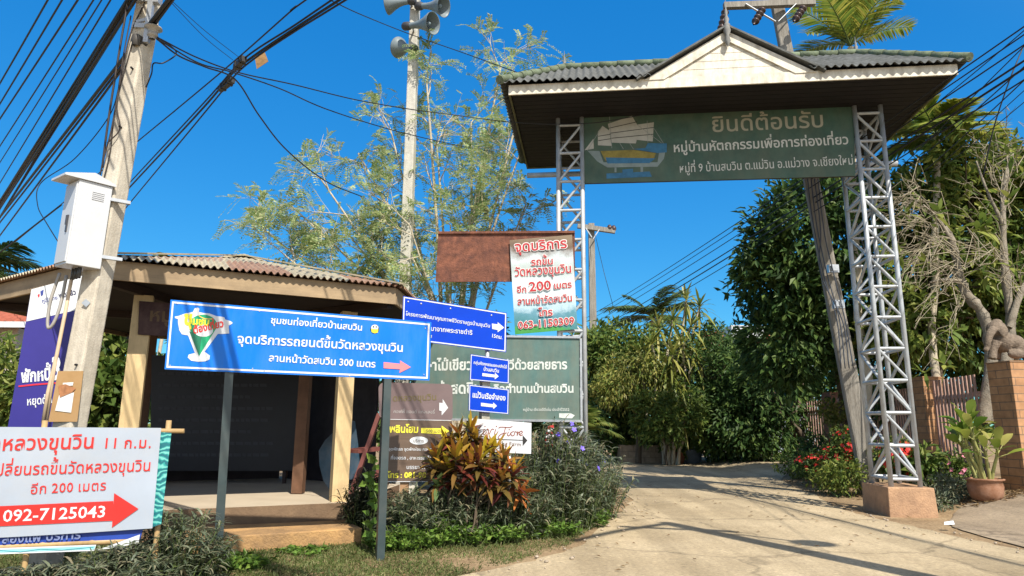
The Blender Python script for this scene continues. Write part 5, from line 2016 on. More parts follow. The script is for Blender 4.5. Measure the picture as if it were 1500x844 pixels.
# ------------------------------------------------------------------ far side of the road: dark hedge of trees
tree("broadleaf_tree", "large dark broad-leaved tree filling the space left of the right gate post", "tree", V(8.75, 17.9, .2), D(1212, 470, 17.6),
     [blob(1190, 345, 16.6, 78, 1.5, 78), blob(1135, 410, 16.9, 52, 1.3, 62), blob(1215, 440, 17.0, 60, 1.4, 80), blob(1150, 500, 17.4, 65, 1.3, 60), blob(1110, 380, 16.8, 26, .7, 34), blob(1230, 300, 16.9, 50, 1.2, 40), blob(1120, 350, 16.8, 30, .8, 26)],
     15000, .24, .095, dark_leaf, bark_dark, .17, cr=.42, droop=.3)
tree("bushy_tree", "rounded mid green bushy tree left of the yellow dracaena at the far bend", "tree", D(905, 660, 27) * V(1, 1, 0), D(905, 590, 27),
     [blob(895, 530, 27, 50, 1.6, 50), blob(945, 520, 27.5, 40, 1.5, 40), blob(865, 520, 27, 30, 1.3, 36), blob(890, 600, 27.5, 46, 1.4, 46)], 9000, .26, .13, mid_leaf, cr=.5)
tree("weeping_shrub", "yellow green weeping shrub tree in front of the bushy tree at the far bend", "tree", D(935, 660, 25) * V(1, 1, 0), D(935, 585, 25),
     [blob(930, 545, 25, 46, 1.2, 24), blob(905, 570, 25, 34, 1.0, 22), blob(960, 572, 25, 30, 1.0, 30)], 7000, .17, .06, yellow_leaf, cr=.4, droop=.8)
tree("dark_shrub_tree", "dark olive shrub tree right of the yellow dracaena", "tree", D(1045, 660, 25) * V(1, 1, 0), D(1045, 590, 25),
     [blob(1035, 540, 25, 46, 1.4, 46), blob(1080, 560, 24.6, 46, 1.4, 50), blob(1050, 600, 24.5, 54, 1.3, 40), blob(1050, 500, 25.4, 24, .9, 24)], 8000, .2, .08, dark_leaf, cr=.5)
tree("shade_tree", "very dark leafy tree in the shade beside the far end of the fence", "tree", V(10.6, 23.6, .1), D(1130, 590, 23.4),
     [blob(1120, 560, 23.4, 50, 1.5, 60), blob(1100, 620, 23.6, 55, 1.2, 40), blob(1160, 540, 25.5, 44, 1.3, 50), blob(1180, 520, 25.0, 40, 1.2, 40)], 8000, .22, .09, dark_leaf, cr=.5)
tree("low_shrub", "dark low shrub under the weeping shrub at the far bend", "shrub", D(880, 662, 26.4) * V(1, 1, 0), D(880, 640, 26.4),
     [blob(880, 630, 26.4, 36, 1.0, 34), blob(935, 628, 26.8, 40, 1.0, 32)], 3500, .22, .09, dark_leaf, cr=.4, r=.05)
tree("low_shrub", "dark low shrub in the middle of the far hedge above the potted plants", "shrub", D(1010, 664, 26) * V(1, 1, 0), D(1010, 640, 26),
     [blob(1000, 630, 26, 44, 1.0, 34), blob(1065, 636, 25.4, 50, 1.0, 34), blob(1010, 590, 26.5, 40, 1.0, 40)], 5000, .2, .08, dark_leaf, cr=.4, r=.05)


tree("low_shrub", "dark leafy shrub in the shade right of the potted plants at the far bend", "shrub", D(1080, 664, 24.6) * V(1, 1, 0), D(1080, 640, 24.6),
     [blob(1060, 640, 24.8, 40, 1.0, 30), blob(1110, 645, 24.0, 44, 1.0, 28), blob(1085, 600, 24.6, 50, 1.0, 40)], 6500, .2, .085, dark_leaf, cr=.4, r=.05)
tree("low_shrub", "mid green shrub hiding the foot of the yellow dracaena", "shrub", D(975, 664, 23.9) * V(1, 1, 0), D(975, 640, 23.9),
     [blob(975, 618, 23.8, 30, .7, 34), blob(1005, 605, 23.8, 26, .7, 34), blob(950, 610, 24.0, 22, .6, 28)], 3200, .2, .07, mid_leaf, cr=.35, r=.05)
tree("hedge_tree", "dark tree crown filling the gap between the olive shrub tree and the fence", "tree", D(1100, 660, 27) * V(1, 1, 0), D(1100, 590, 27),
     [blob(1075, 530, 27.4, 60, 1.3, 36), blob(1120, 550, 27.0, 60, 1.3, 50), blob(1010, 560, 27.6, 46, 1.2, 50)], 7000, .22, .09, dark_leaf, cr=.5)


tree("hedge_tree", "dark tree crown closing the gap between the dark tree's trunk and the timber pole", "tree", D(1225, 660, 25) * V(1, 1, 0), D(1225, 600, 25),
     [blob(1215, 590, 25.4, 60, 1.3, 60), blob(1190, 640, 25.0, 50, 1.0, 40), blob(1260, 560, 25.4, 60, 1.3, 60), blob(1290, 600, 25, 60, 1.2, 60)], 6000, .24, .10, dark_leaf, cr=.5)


def rosette(mb, c, ax_, n, L, W, droop=.5, mi=0, seg=4, fold=.0, up_bias=.6):
    ax_ = unit(ax_)
    a = unit(np.cross(ax_, V(.3, 1, .2)))
    b = np.cross(ax_, a)
    k = np.arange(n)
    ph = k * 2.4 + rng.random() * 6
    el = np.linspace(-.35, 1.25, n)
    Dv = (np.cos(ph)[:, None] * a + np.sin(ph)[:, None] * b) * np.cos(el)[:, None] + ax_ * np.sin(el)[:, None]
    P = np.tile(c, (n, 1)) + ax_ * np.linspace(-.12, .06, n)[:, None] * (L / .4)
    q = .8 + .4 * rng.random(n)
    mb.blades(P, Dv, L * q, W * q, droop=droop * (1.25 - np.linspace(0, 1, n)), mi=mi, seg=seg, fold=fold)


dra = Thing("dracaena", "tall dracaena clump with hanging yellow striped leaf rosettes at the far bend", "plant", D(985, 664, 24.6) * V(1, 1, 0))
m, l_ = MB(), MB()
for x, y, Y in ((955, 505, 24.4), (985, 470, 24.6), (1000, 505, 24.4), (975, 545, 24.2), (1012, 480, 24.8), (990, 560, 24.2), (1025, 450, 25), (965, 480, 24.6), (1005, 440, 24.8), (1020, 520, 24.6), (985, 520, 24.0), (940, 520, 24.6), (1000, 590, 24.1)):
    c = D(x, y, Y)
    limb(m, dra.loc + V(rng.normal() * .25, rng.normal() * .2, 0), c, .06, .04, .10)
    rosette(l_, c, V(rng.normal() * .4, -.3, 1), 30, .78, .09, .8)
dra.part("stem", m, bark_pale)
dra.part("leaves", l_, yellow_leaf)


def frond(mb, stem, p, d, L, nl, ll, lw, droop=.6, hang=.35, mi=0):
    n = 14
    t = np.linspace(0, 1, n)
    d = unit(d)
    pts = p + d * (L * t)[:, None] + V(0, 0, -1) * (droop * L * t ** 2)[:, None]
    stem.tube(pts, np.linspace(.022, .005, n) * L / 2, 5, cap=False)
    tt = np.linspace(.12, .99, nl)
    c = np.stack([np.interp(tt, t, pts[:, i]) for i in range(3)], 1)
    tg = np.gradient(c, axis=0)
    tg /= np.linalg.norm(tg, axis=1)[:, None]
    side = np.cross(tg, V(0, 0, 1) + rng.normal(size=3) * .1)
    side /= np.linalg.norm(side, axis=1)[:, None] + 1e-9
    prof = np.sin(np.clip(tt * 1.05, 0, 1) * math.pi) ** .5 * .75 + .25
    for s in (-1, 1):
        mb.blades(c, side * s + tg * .75 + V(0, 0, .12) + rng.normal(size=c.shape) * .06, ll * prof, lw, droop=hang, seg=3, mi=mi, up=np.cross(side, tg) * s + rng.normal(size=c.shape) * .15)


def palm(label, base, top, nf, L, leafm, nl=34, ll=.5, lw=.05, droop=.45, up=.5, r=.1, name="palm_tree", hang=.35, spread=None):
    th = Thing(name, label, "palm", base)
    tr, st, lv = MB(), MB(), MB()
    limb(tr, V(*base) - V(0, 0, .1), top, r, r * .75, .03, 10, 10)
    for i in range(nf):
        ph = i * 2.399 + rng.random() * .5
        e = up - .95 * (i / nf) + rng.normal() * .12 + .35
        d = V(math.cos(ph) * math.cos(e), math.sin(ph) * math.cos(e), math.sin(e))
        frond(lv, st, np.asarray(top) + V(0, 0, .05), d, L * (.8 + .35 * rng.random()), nl, ll, lw, droop, hang)
    th.part("trunk", tr, bark_pale)
    th.part("frond_stalk", st, stem_green)
    th.part("fronds", lv, leafm)
    return th


palm_leaf = leaf_mat("palm_leaf", [(.10, .17, .03), (.17, .24, .04), (.27, .31, .05), (.42, .38, .08)], .4, .4)
palm_dark = leaf_mat("dark_palm_leaf", [(.025, .055, .02), (.045, .085, .025), (.07, .11, .03)], .4, .25)
palm("coconut palm crown rising behind the far trees", D(955, 650, 36) * V(1, 1, 0), D(957, 466, 36), 18, 3.0, leaf_mat("coconut_leaf", [(.05, .09, .025), (.08, .13, .035), (.14, .18, .05)], .45, .35), 40, .85, .08, .35, .6, .14)
palm("tall palm with yellow green fronds rising behind the gate roof", D(1262, 640, 15.6) * V(1, 1, 0) + V(0, 0, .2), D(1246, 70, 15.6), 16, 1.95, palm_leaf, 30, .62, .048, .34, 1.1, .10, hang=.18)
palm("palm with broad yellow green fronds right of the gate under the roof end", D(1362, 640, 14.6) * V(1, 1, 0) + V(0, 0, .2), D(1372, 200, 14.6), 16, 1.45, palm_leaf, 24, .62, .085, .36, .7, .09, hang=.2)
palm("palm with upright fronds at the right edge behind the bare branches", D(1470, 640, 15.4) * V(1, 1, 0) + V(0, 0, .2), D(1475, 290, 15.4), 13, 1.35, palm_leaf, 26, .55, .07, .35, .7, .09)
palm("bright arching palm clump just right of the teal board", D(856, 668, 13.4) * V(1, 1, 0), D(852, 636, 13.4), 22, .78, light_leaf, 26, .36, .026, .45, 1.0, .05)
palm("dark palm whose leaf tips reach in at the left edge", D(-60, 640, 9.6) * V(1, 1, 0), D(-36, 392, 9.6), 13, .75, palm_dark, 22, .45, .04, .3, .5, .06)
palm("small green plant tip peeking over the shelter roof", D(240, 640, 16.5) * V(1, 1, 0), D(241, 386, 16.5), 10, .35, light_leaf, 10, .22, .05, .3, .7, .05)

# right of the gate
tree("leafy_tree", "sunlit leafy tree behind the right gate post and bare branches", "tree", V(9.6, 15.2, .3), D(1365, 470, 15.2),
     [blob(1345, 300, 15.6, 62, 1.3, 60), blob(1400, 330, 15.8, 60, 1.3, 70), blob(1340, 390, 15.4, 48, 1.1, 70), blob(1420, 420, 15.4, 70, 1.2, 60), blob(1330, 480, 15.3, 50, 1.0, 50), blob(1430, 250, 15.2, 40, .8, 36), blob(1390, 240, 14.4, 26, .6, 30)], 11000, .24, .10, light_leaf, cr=.36, droop=.35)
tree("leafy_tree", "dense green tree filling the right edge above the elephant statue", "tree", V(11.6, 15.5, .3), D(1490, 470, 15.5),
     [blob(1480, 330, 15.8, 60, 1.3, 80), blob(1540, 300, 15.8, 60, 1.3, 90), blob(1470, 430, 15.6, 60, 1.2, 60), blob(1550, 430, 15.6, 60, 1.2, 70), blob(1400, 490, 15.6, 60, 1.0, 45), blob(1500, 240, 15.9, 44, 1.0, 40)], 12000, .24, .10, mid_leaf, cr=.38, droop=.35)
tree("dark_hedge_tree", "dark leafy mass behind the brick and slat fence", "tree", V(10.6, 17.6, .2), D(1290, 560, 17.6),
     [blob(1285, 470, 17.8, 50, 1.2, 60), blob(1290, 560, 17.5, 60, 1.0, 50), blob(1380, 560, 17.0, 70, 1.0, 50), blob(1460, 520, 16.8, 60, 1.0, 50)], 7000, .2, .08, dark_leaf, cr=.45)
fr_ = Thing("bare_tree", "gnarled bare grey tree with long thin leafless branches behind the brick wall", "tree", V(D(1446, 600, 13.4)[0], 13.4, .3))
m, tw, lv = MB(), MB(), MB()
fb = fr_.loc
KN = []
for path, r0, r1, dy in (([(1440, 620), (1452, 520), (1440, 462), (1416, 432), (1408, 412), (1394, 352), (1384, 332)], .13, .045, 0), ([(1455, 620), (1478, 500), (1479, 460), (1471, 380), (1470, 285), (1482, 225)], .12, .035, .2),
                         ([(1478, 480), (1500, 420), (1540, 370)], .07, .04, .1), ([(1394, 352), (1372, 318), (1352, 300)], .04, .018, -.1), ([(1470, 330), (1446, 280), (1430, 236)], .04, .016, -.1), ([(1408, 412), (1380, 410), (1362, 414)], .04, .02, -.2)):
    p = spline([D(x, y, 13.3 + dy + .03 * i) for i, (x, y) in enumerate(path)], 6)
    m.tube(p, np.linspace(r0, r1, len(p)) * (1 + .12 * rng.normal(size=len(p))), 9, cap=False)
for kx, ky, nt, a0, a1, L0, L1 in ((1408, 414, 15, 140, 222, 50, 140), (1384, 334, 15, 120, 212, 50, 120), (1394, 370, 10, 140, 210, 50, 120), (1470, 285, 13, 50, 175, 50, 110), (1482, 226, 8, 50, 150, 40, 80), (1471, 380, 12, 110, 205, 50, 110),
                                   (1495, 425, 10, 60, 180, 40, 80), (1412, 425, 6, 215, 262, 50, 100), (1352, 300, 8, 120, 210, 30, 60)):
    for i in range(nt):
        ang, Lp = R(a0 + (a1 - a0) * rng.random()), L0 + (L1 - L0) * rng.random()
        x0, y0 = kx + rng.normal() * 7, ky + rng.normal() * 17
        x1, y1 = x0 + math.cos(ang) * Lp, y0 - math.sin(ang) * Lp
        Y0 = 13.1 + rng.normal() * .12
        q = limb(tw, D(x0, y0, Y0), D(x1, y1, Y0 - .25 + rng.normal() * .5), .0095, .0035, .26, 8, 5)
        for z in range(2):
            j_ = rng.integers(2, 6)
            limb(tw, q[j_], q[j_] + (q[-1] - q[j_]) * .7 + rdir(1)[0] * .25, .006, .0035, .1, 4, 4)
        if rng.random() < .22:
            rosette(lv, q[-1], V(rng.normal(), rng.normal(), 1.2), 6, .26, .09, .4, seg=2)
for x, y in ((1375, 310), (1440, 325), (1448, 332), (1432, 335), (1480, 290)):
    rosette(lv, D(x, y, 12.8), V(rng.normal() * .3, -.4, .8), 7, .30, .12, .4, seg=3)
fr_.part("trunk", m, mat("grey_bark", (.20, .17, .13), .9, .45, 7, bump=.9, dirt=(.36, .33, .27), dirt_amt=.35, dirt_scale=8))
fr_.part("twigs", tw, twig_pale)
fr_.part("leaves", lv, light_leaf)

# ------------------------------------------------------------------ leaning timber pole behind the gate
LB, LT = D(1270, 690, 13.5), D(1137, 0, 13.5)
ld = unit(LT - LB)
lbase = LB - ld * ((LB[2] - .15) / ld[2])
ltop = lbase + ld * ((D(1131, -30, 13.5)[2]) / ld[2])
lp = Thing("leaning_pole", "leaning weathered timber power pole passing behind the gate roof", "utility pole", lbase)
m = MB()
m.beam(lbase - ld * .2, ltop, .33, .30, up=(.3, 1, 0), w1=.25, h1=.23)
grey_timber = mat("grey_timber", (.27, .25, .215), .9, .3, 7, bump=.7, bscale=30, stretch=(3, 3, .25), dirt=(.10, .08, .06), dirt_amt=.35, dirt_scale=3, streak=(5, 5, .4))
o = lp.part("shaft", m, grey_timber)
bv = o.modifiers.new("bevel", 'BEVEL'); bv.width = .05; bv.segments = 3
m = MB()
m.beam(D(1060, 9, 13.25), D(1193, 4, 13.2), .12, .13)
lp.part("crossarm", m, grey_timber)
for a, b in (((1092, 6), (1136, 32)), ((1166, 6), (1140, 32))):
    m = MB()
    m.beam(D(*a, 13.15), D(*b, 13.2), .05, .012)
    lp.part("brace", m, galv)
insd = mat("brown_insulator", (.06, .035, .03), .3, .2)
for x, y, dx, dy in ((1063, 14, -8, 34), (1118, 12, -14, 24), (1178, 10, -15, 22)):
    m = MB()
    a, b = D(x, y, 13.1), D(x + dx, y + dy, 12.9)
    L = np.linalg.norm(b - a)
    prof = [(0, .02)]
    for i in range(4):
        h = L * (.12 + .22 * i)
        prof += [(h, .03), (h + .01, .085), (h + .04, .075), (h + .05, .03)]
    prof += [(L, .02)]
    m.lathe(a, b - a, prof, 12)
    lp.part("insulator", m, insd)
for (x, y) in ((1208, 392), (1216, 444)):
    m = MB()
    c = D(x + 12, y + 2, 13.2)
    m.box(c, (.20, .10, .16))
    m.box(c - V(0, .06, 0), (.15, .03, .10))
    lp.part("junction_box", m, galv)
m = MB()
for k in range(4):
    m.tube(spline([D(1183 + k * 5, 262, 13.2), D(1190 + k * 6, 320 + 8 * k, 13.15), D(1206 + k * 5 - (k == 2) * 14, 400, 13.1), D(1226 + k * 4, 470, 13.1), D(1232 + k * 6, 540, 13.1)], 6), .012, 5)
lp.part("down_cable", m, mat("grey_blue_cable", (.05, .06, .08), .5))
# guy wire
cable([D(1255, 330, 13.2), D(1342, 602, 12.3)], .010, "thin slanting guy wire crossing behind the right lattice post", "guy wires", False, "guy_wire")
fp = Thing("far_power_pole", "distant power pole with wooden crossarm just right of the left gate post", "utility pole", D(872, 655, 30) * V(1, 1, 0))
m = MB()
b = fp.loc
tp = D(866, 328, 30)
m.beam(b, tp, .34, .34, up=(0, 1, 0), w1=.26, h1=.26)
fp.part("shaft", m, grey_timber)
m = MB()
m.beam(D(846, 331, 29.7), D(901, 339, 29.7), .18, .2)
fp.part("crossarm", m, grey_timber)
for x, y in ((853, 326), (893, 333), (899, 334)):
    m = MB()
    m.lathe(D(x, y + 6, 29.7), (0, 0, 1), [(0, .05), (.1, .12), (.2, .12), (.3, .06), (.32, .001)], 10)
    fp.part("insulator", m, insd)
m = MB()
m.beam(D(858, 334, 29.6), D(867, 348, 29.6), .06, .04)
fp.part("brace", m, galv)
m = MB()
m.beam(D(878, 336, 29.6), D(869, 350, 29.6), .06, .04)
fp.part("brace", m, galv)
cable([D(872, 345, 29.5), D(885, 400, 28.5), D(898, 448, 28)], .012, "guy wire with dark insulator beside the distant power pole", "guy wires", False, "guy_wire")

# ------------------------------------------------------------------ brick and slat fence on the right
brick = brick_mat("orange_brick", (.36, .185, .085), (.43, .235, .115), (.20, .13, .08), .44, .135)
brick_dk = brick_mat("red_brown_brick", (.20, .085, .05), (.26, .115, .065), (.13, .08, .055), .25, .08)
slat_m = mat("pink_brown_slat", (.46, .29, .235), .65, .2, 5, dirt=(.13, .07, .06), dirt_amt=.3, dirt_scale=4)
FA, FB = V(8.42, 12.25, 0), V(10.75, 26.2, 0)
fu = unit(FB - FA)
ftot = np.linalg.norm(FB - FA)
fnrm = V(-fu[1], fu[0], 0)


def fpt(s, z=0):
    p = FA + fu * s
    return V(p[0], p[1], z)


def s_at_px(x):
    d = (x - 750) / 1000.0 * .985
    # FA.x + fu.x s = d (FA.y + fu.y s)
    return (d * FA[1] - FA[0]) / (fu[0] - d * fu[1])


def pillar(c, w, h, label, m_, grp="brick fence pillars", wy=None):
    th = Thing("brick_pillar", label, "pillar", V(c[0], c[1], 0), grp)
    m = MB()
    ax = [unit(V(1, .12, 0)), unit(V(-.12, 1, 0)), V(0, 0, 1)]
    m.box(V(c[0], c[1], h / 2 - .1), (w, wy or w, h + .2), ax)
    o = th.part("shaft", m, m_)
    bv = o.modifiers.new("bevel", 'BEVEL'); bv.width = .008; bv.segments = 2
    m = MB()
    m.box(V(c[0], c[1], h + .012), (w + .02, (wy or w) + .02, .024), ax)
    th.part("cap", m, m_)
    return th


pA = D(1520, 700, 11.75)
pillar(V(9.04, 11.87, 0), 1.30, 2.42, "wide sunlit orange brick gate pillar at the right edge under the elephant statue", brick, wy=.50)
ps_ = [s_at_px(1362), s_at_px(1224), s_at_px(1162)]
lab = ["tall orange brown brick pillar just right of the right gate post", "dark brick pillar overgrown by a yellow leaved creeper left of the timber pole", "narrow shaded brick pillar at the far left end of the fence"]
for s, n_, w in zip(ps_, lab, (.48, .50, .36)):
    p = fpt(s)
    pillar(p, w, 2.35, n_, brick_dk if "dark" in n_ or "narrow" in n_ else brick)


def fence_panel(s0, s1, z0, z1, label, gap=.15, w=.075):
    th = Thing("slat_fence_panel", label, "fence", fpt((s0 + s1) / 2), "slat fence panels")
    m = MB()
    n = max(2, int((s1 - s0) / gap))
    for i in range(n):
        p = fpt(s0 + (s1 - s0) * (i + .5) / n)
        m.box(V(p[0], p[1], (z0 + z1) / 2), (w, .02, z1 - z0), [fu, fnrm, V(0, 0, 1)])
    th.part("slats", m, slat_m)
    for z in (z0 + .25, z1 - .35):
        m = MB()
        m.beam(fpt(s0, z) - fnrm * .03, fpt(s1, z) - fnrm * .03, .04, .09)
        th.part("rail", m, slat_m)
    m = MB()
    m.beam(fpt(s0, .12) + fnrm * .02, fpt(s1, .12) + fnrm * .02, .14, .65)
    th.part("base_wall", m, brick_dk)
    return th


s_p = s_at_px(1445)
fence_panel(max(s_p, .25), ps_[0] - .3, .42, 2.28, "nearest pink brown slat fence panel beside the wide brick pillar")
fence_panel(ps_[0] + .3, ps_[1] - .3, .42, 2.2, "middle slat fence panel behind the right lattice post and timber pole")
fence_panel(ps_[1] + .3, ps_[2] - .2, .42, 2.2, "far slat fence panel left of the creeper covered pillar", gap=.30, w=.16)

# elephant statue on the pillar
el = Thing("elephant_statue", "small grey brown stone elephant statue with raised trunk on the brick pillar", "statue", D(1478, 528, 11.85))
eo = el.loc + V(0, 0, .0)
ez = 2.46


def epx(x, y, dy=0.0):
    return D(x, y, 11.9 + dy)


m = MB()
m.ball(epx(1492, 510), (.19, .19, .17), n=18, m=12)              # haunch
m.ball(epx(1482, 503), (.20, .18, .16), n=18, m=12)              # back
m.ball(epx(1468, 500, -.02), (.16, .17, .20), n=18, m=12)        # chest
m.ball(epx(1458, 482, -.04), (.145, .135, .14), n=16, m=10)      # head
m.ball(epx(1460, 473, -.04), (.09, .09, .07), n=12, m=8)         # crown of the head
m.tube(spline([epx(1455, 482, -.12), epx(1450, 490, -.17), epx(1447, 500, -.17), epx(1446, 509, -.16), epx(1443, 514, -.16)], 6), np.linspace(.070, .040, 25), 10)
for x, dy in ((1455, -.11), (1461, .10)):                         # front legs
    m.tube([epx(x + 4, 500, dy), epx(x, 512, dy), epx(x - 2, 526, dy)], [.085, .065, .075], 12)
for dy in (-.14, .12):                                            # folded hind legs
    m.ball(epx(1489, 519, dy), (.15, .08, .085), n=14, m=8)
m.ball(epx(1470, 485, -.17), (.09, .028, .115), n=14, m=8)       # ears
m.ball(epx(1468, 480, .10), (.08, .028, .10), n=14, m=8)
for dy in (-.10, .01):                                            # tusks
    m.tube([epx(1452, 489, dy - .03), epx(1446, 494, dy - .08)], [.018, .009], 6)
stone = mat("grey_brown_stone", (.20, .155, .115), .9, .35, 14, bump=1.0, bscale=35, dirt=(.06, .045, .035), dirt_amt=.4, dirt_scale=8)
o = el.part("body", m, stone)
rm = o.modifiers.new("remesh", 'REMESH'); rm.mode = 'VOXEL'; rm.voxel_size = .014; rm.use_smooth_shade = True
sm_ = o.modifiers.new("smooth", 'SMOOTH'); sm_.iterations = 4; sm_.factor = .5

# dieffenbachia in a clay pot
dp = Thing("potted_plant", "big leaved dieffenbachia in a terracotta pot at the foot of the brick pillar", "potted plant", gpt(1443, 712, 11.15))
b = dp.loc
m = MB()
m.lathe(b, (0, 0, 1), [(0, .17), (.02, .20), (.10, .235), (.22, .25), (.30, .235), (.31, .27), (.335, .275), (.34, .25), (.31, .22), (.30, .001)], 28)
pot = dp.part("pot", m, mat("terracotta", (.27, .125, .065), .8, .25, 6, bump=.2, dirt=(.36, .26, .2), dirt_amt=.25, dirt_scale=6))
m, l_ = MB(), MB()
for i in range(9):
    a = rng.random() * 6.28
    s = b + V(math.cos(a) * .10, math.sin(a) * .10, .28)
    t = s + V(math.cos(a) * .12 + rng.normal() * .05 - .08, math.sin(a) * .12 + rng.normal() * .05, .45 + .5 * rng.random())
    limb(m, s, t, .028, .020, .05, 5, 8)
    n = 6
    ph = rng.random() * 6 + np.arange(n) * 2.3
    e = np.linspace(.4, 1.3, n)
    Dv = np.stack([np.cos(ph) * np.cos(e), np.sin(ph) * np.cos(e), np.sin(e)], 1)
    for k in range(n):
        st = t + V(0, 0, -.12 + .02 * k)
        tip = st + Dv[k] * .16
        m.tube([st, tip], [.010, .006], 5, cap=False)
    l_.blades(np.array([t + V(0, 0, -.12 + .02 * k) + Dv[k] * .15 for k in range(n)]), Dv + V(0, 0, .1), .38, .14, droop=.35, seg=4, fold=.10, base_w=.4)
dp.part("stem", m, mat("pale_green_cane", (.30, .30, .10), .6, .25))
dp.part("leaves", l_, leaf_mat("dieffenbachia_leaf", [(.08, .17, .025), (.16, .25, .035), (.28, .34, .06), (.46, .42, .13)], .35, .35))

# flower bed along the fence
red_f = mat("red_flower", (.55, .025, .02), .5, .2, 20)


def shrub(name, label, base, blobs, n, L, W, leafm, cat="shrub", group=None, flower=None, nf=0, fsize=.05, **kw):
    th = Thing(name, label, cat, base, group)
    m = MB()
    for bl in blobs:
        for k in range(5):
            limb(m, V(base[0], base[1], base[2]) + rng.normal(size=3) * V(.08, .08, 0), bl[0] + rdir(1)[0] * bl[1] * .7, .016, .005, .12, 5, 5)
    th.part("stem", m, stem_green)
    m = MB()
    crown(m, blobs, n, L, W, per=14, shell=.25, **kw)
    th.part("leaves", m, leafm)
    if nf:
        m = MB()
        for i in range(nf):
            bl = blobs[rng.integers(len(blobs))]
            d = unit(rdir(1)[0] + V(0, -.8, .5))
            c = bl[0] + d * bl[1] * 1.02
            a = rng.random(5) * .3 + np.arange(5) * 1.257
            u, w = unit(np.cross(d, V(0, 0, 1))), None
            w = np.cross(u, d)
            Dv = np.cos(a)[:, None] * u + np.sin(a)[:, None] * w + d * .35
            m.kites(np.tile(c, (5, 1)), Dv, fsize, fsize * .75, up=np.tile(d, (5, 1)), fold=.05)
        th.part("flowers", m, flower).__setitem__("kind", "stuff")
    return th


shrub("flowering_shrub", "red flowering shrub at the foot of the timber pole", gpt(1245, 680, 14.6), [blob(1245, 655, 14.6, 26, .4, 26), blob(1222, 672, 14.8, 22, .4, 18)], 1500, .10, .045, mid_leaf, nf=70, flower=red_f, group="flowering shrubs along the fence", cr=.16)
shrub("flowering_shrub", "low dark shrub with a patch of red flowers left of the timber pole", gpt(1188, 690, 15.8), [blob(1190, 680, 15.8, 26, .4, 14)], 900, .10, .045, dark_leaf, nf=55, flower=red_f, group="flowering shrubs along the fence", cr=.16)
shrub("flowering_shrub", "red flowering shrub seen through the right lattice post", gpt(1312, 680, 13.0), [blob(1312, 672, 13.2, 30, .4, 26)], 1300, .10, .045, mid_leaf, nf=75, flower=red_f, group="flowering shrubs along the fence", cr=.16)
shrub("low_shrub", "low sunlit green shrub at the road edge left of the plinth", gpt(1235, 705, 13.6), [blob(1236, 695, 13.6, 30, .4, 20), blob(1215, 700, 14.2, 24, .4, 12)], 1500, .09, .04, light_leaf, cr=.15)
shrub("low_shrub", "small green shrub at the road edge by the far fence", gpt(1165, 686, 17.2), [blob(1165, 680, 17.2, 26, .4, 12), blob(1190, 686, 16.4, 22, .4, 10)], 1000, .10, .045, mid_leaf, cr=.15)
shrub("low_shrub", "feathery grey green shrub between the plinth and the potted plant", gpt(1382, 735, 11.6), [blob(1382, 715, 11.7, 30, .35, 20), blob(1372, 738, 11.3, 22, .3, 12), blob(1410, 722, 11.9, 20, .3, 14)], 1700, .09, .025, ruellia_leaf, cr=.14)
shrub("creeper", "yellow leaved creeper hanging over the dark brick pillar", gpt(1222, 660, 17.2), [blob(1215, 602, 17.3, 16, .25, 12), blob(1230, 606, 17.3, 16, .25, 12), blob(1222, 618, 17.2, 9, .2, 16)], 700, .10, .05, yellow_leaf, cat="creeper", cr=.12)
shrub("low_shrub", "broad green leaves behind the right lattice post by the fence", gpt(1345, 690, 12.6), [blob(1350, 678, 12.8, 22, .3, 16)], 300, .22, .10, mid_leaf, cr=.2)
shrub("low_shrub", "tangled pink flowering shrub left of the clay pot", gpt(1412, 690, 12.3), [blob(1405, 690, 12.4, 22, .3, 24)], 900, .09, .035, mid_leaf, nf=10, flower=mat("pink_flower", (.65, .2, .3), .5, .1), cr=.15)
shrub("low_shrub", "shaded round shrub before the far slat fence panel", gpt(1190, 668, 18.2), [blob(1195, 655, 18.4, 26, .4, 18)], 900, .10, .05, dark_leaf, cr=.16)

# planter and pots at the far bend
pl_ = Thing("planter", "low brick planter with bright grass plants at the far bend", "planter", D(940, 668, 26.0) * V(1, 1, 0))
m = MB()
c = D(940, 660, 25.8)
m.box(V(c[0], c[1], .28), (1.7, .8, .70))
o = pl_.part("box", m, brick_mat("pale_planter_block", (.30, .23, .16), (.34, .26, .18), (.2, .15, .1), .4, .2))
m = MB()
P = V(c[0], c[1], .62) + (rng.random((420, 3)) - .5) * V(1.5, .6, .02)
m.blades(P, rng.normal(size=(420, 3)) * .5 + V(0, -.1, 1), .42, .03, droop=.5, seg=3)
pl_.part("plants", m, light_leaf)
for x, y, Y, s, lb, cl in ((992, 668, 25.2, .30, "small red clay pot with a leafy plant at the far bend", (.25, .10, .06)), (1014, 666, 25.2, .36, "grey blue pot with a leafy plant right of the red clay pot", (.10, .13, .16))):
    pt = Thing("potted_plant", lb, "potted plant", D(x, y, Y) * V(1, 1, 0))
    m = MB()
    m.lathe(pt.loc, (0, 0, 1), [(0, s * .6), (s * .3, s * .85), (s * 1.3, s), (s * 1.4, s * 1.08), (s * 1.4, s * .9), (s * 1.3, .001)], 18)
    pt.part("pot", m, mat("pot_" + str(x), cl, .7, .2))
    m = MB()
    crown(m, [(pt.loc + V(0, 0, s * 2.6), V(.5, .4, .5))], 420, .25, .09, per=12, shell=.2, cr=.2)
    pt.part("leaves", m, mid_leaf)

# ------------------------------------------------------------------ bushes round the signs
violet = mat("violet_flower", (.16, .11, .60), .5, .2, 20)


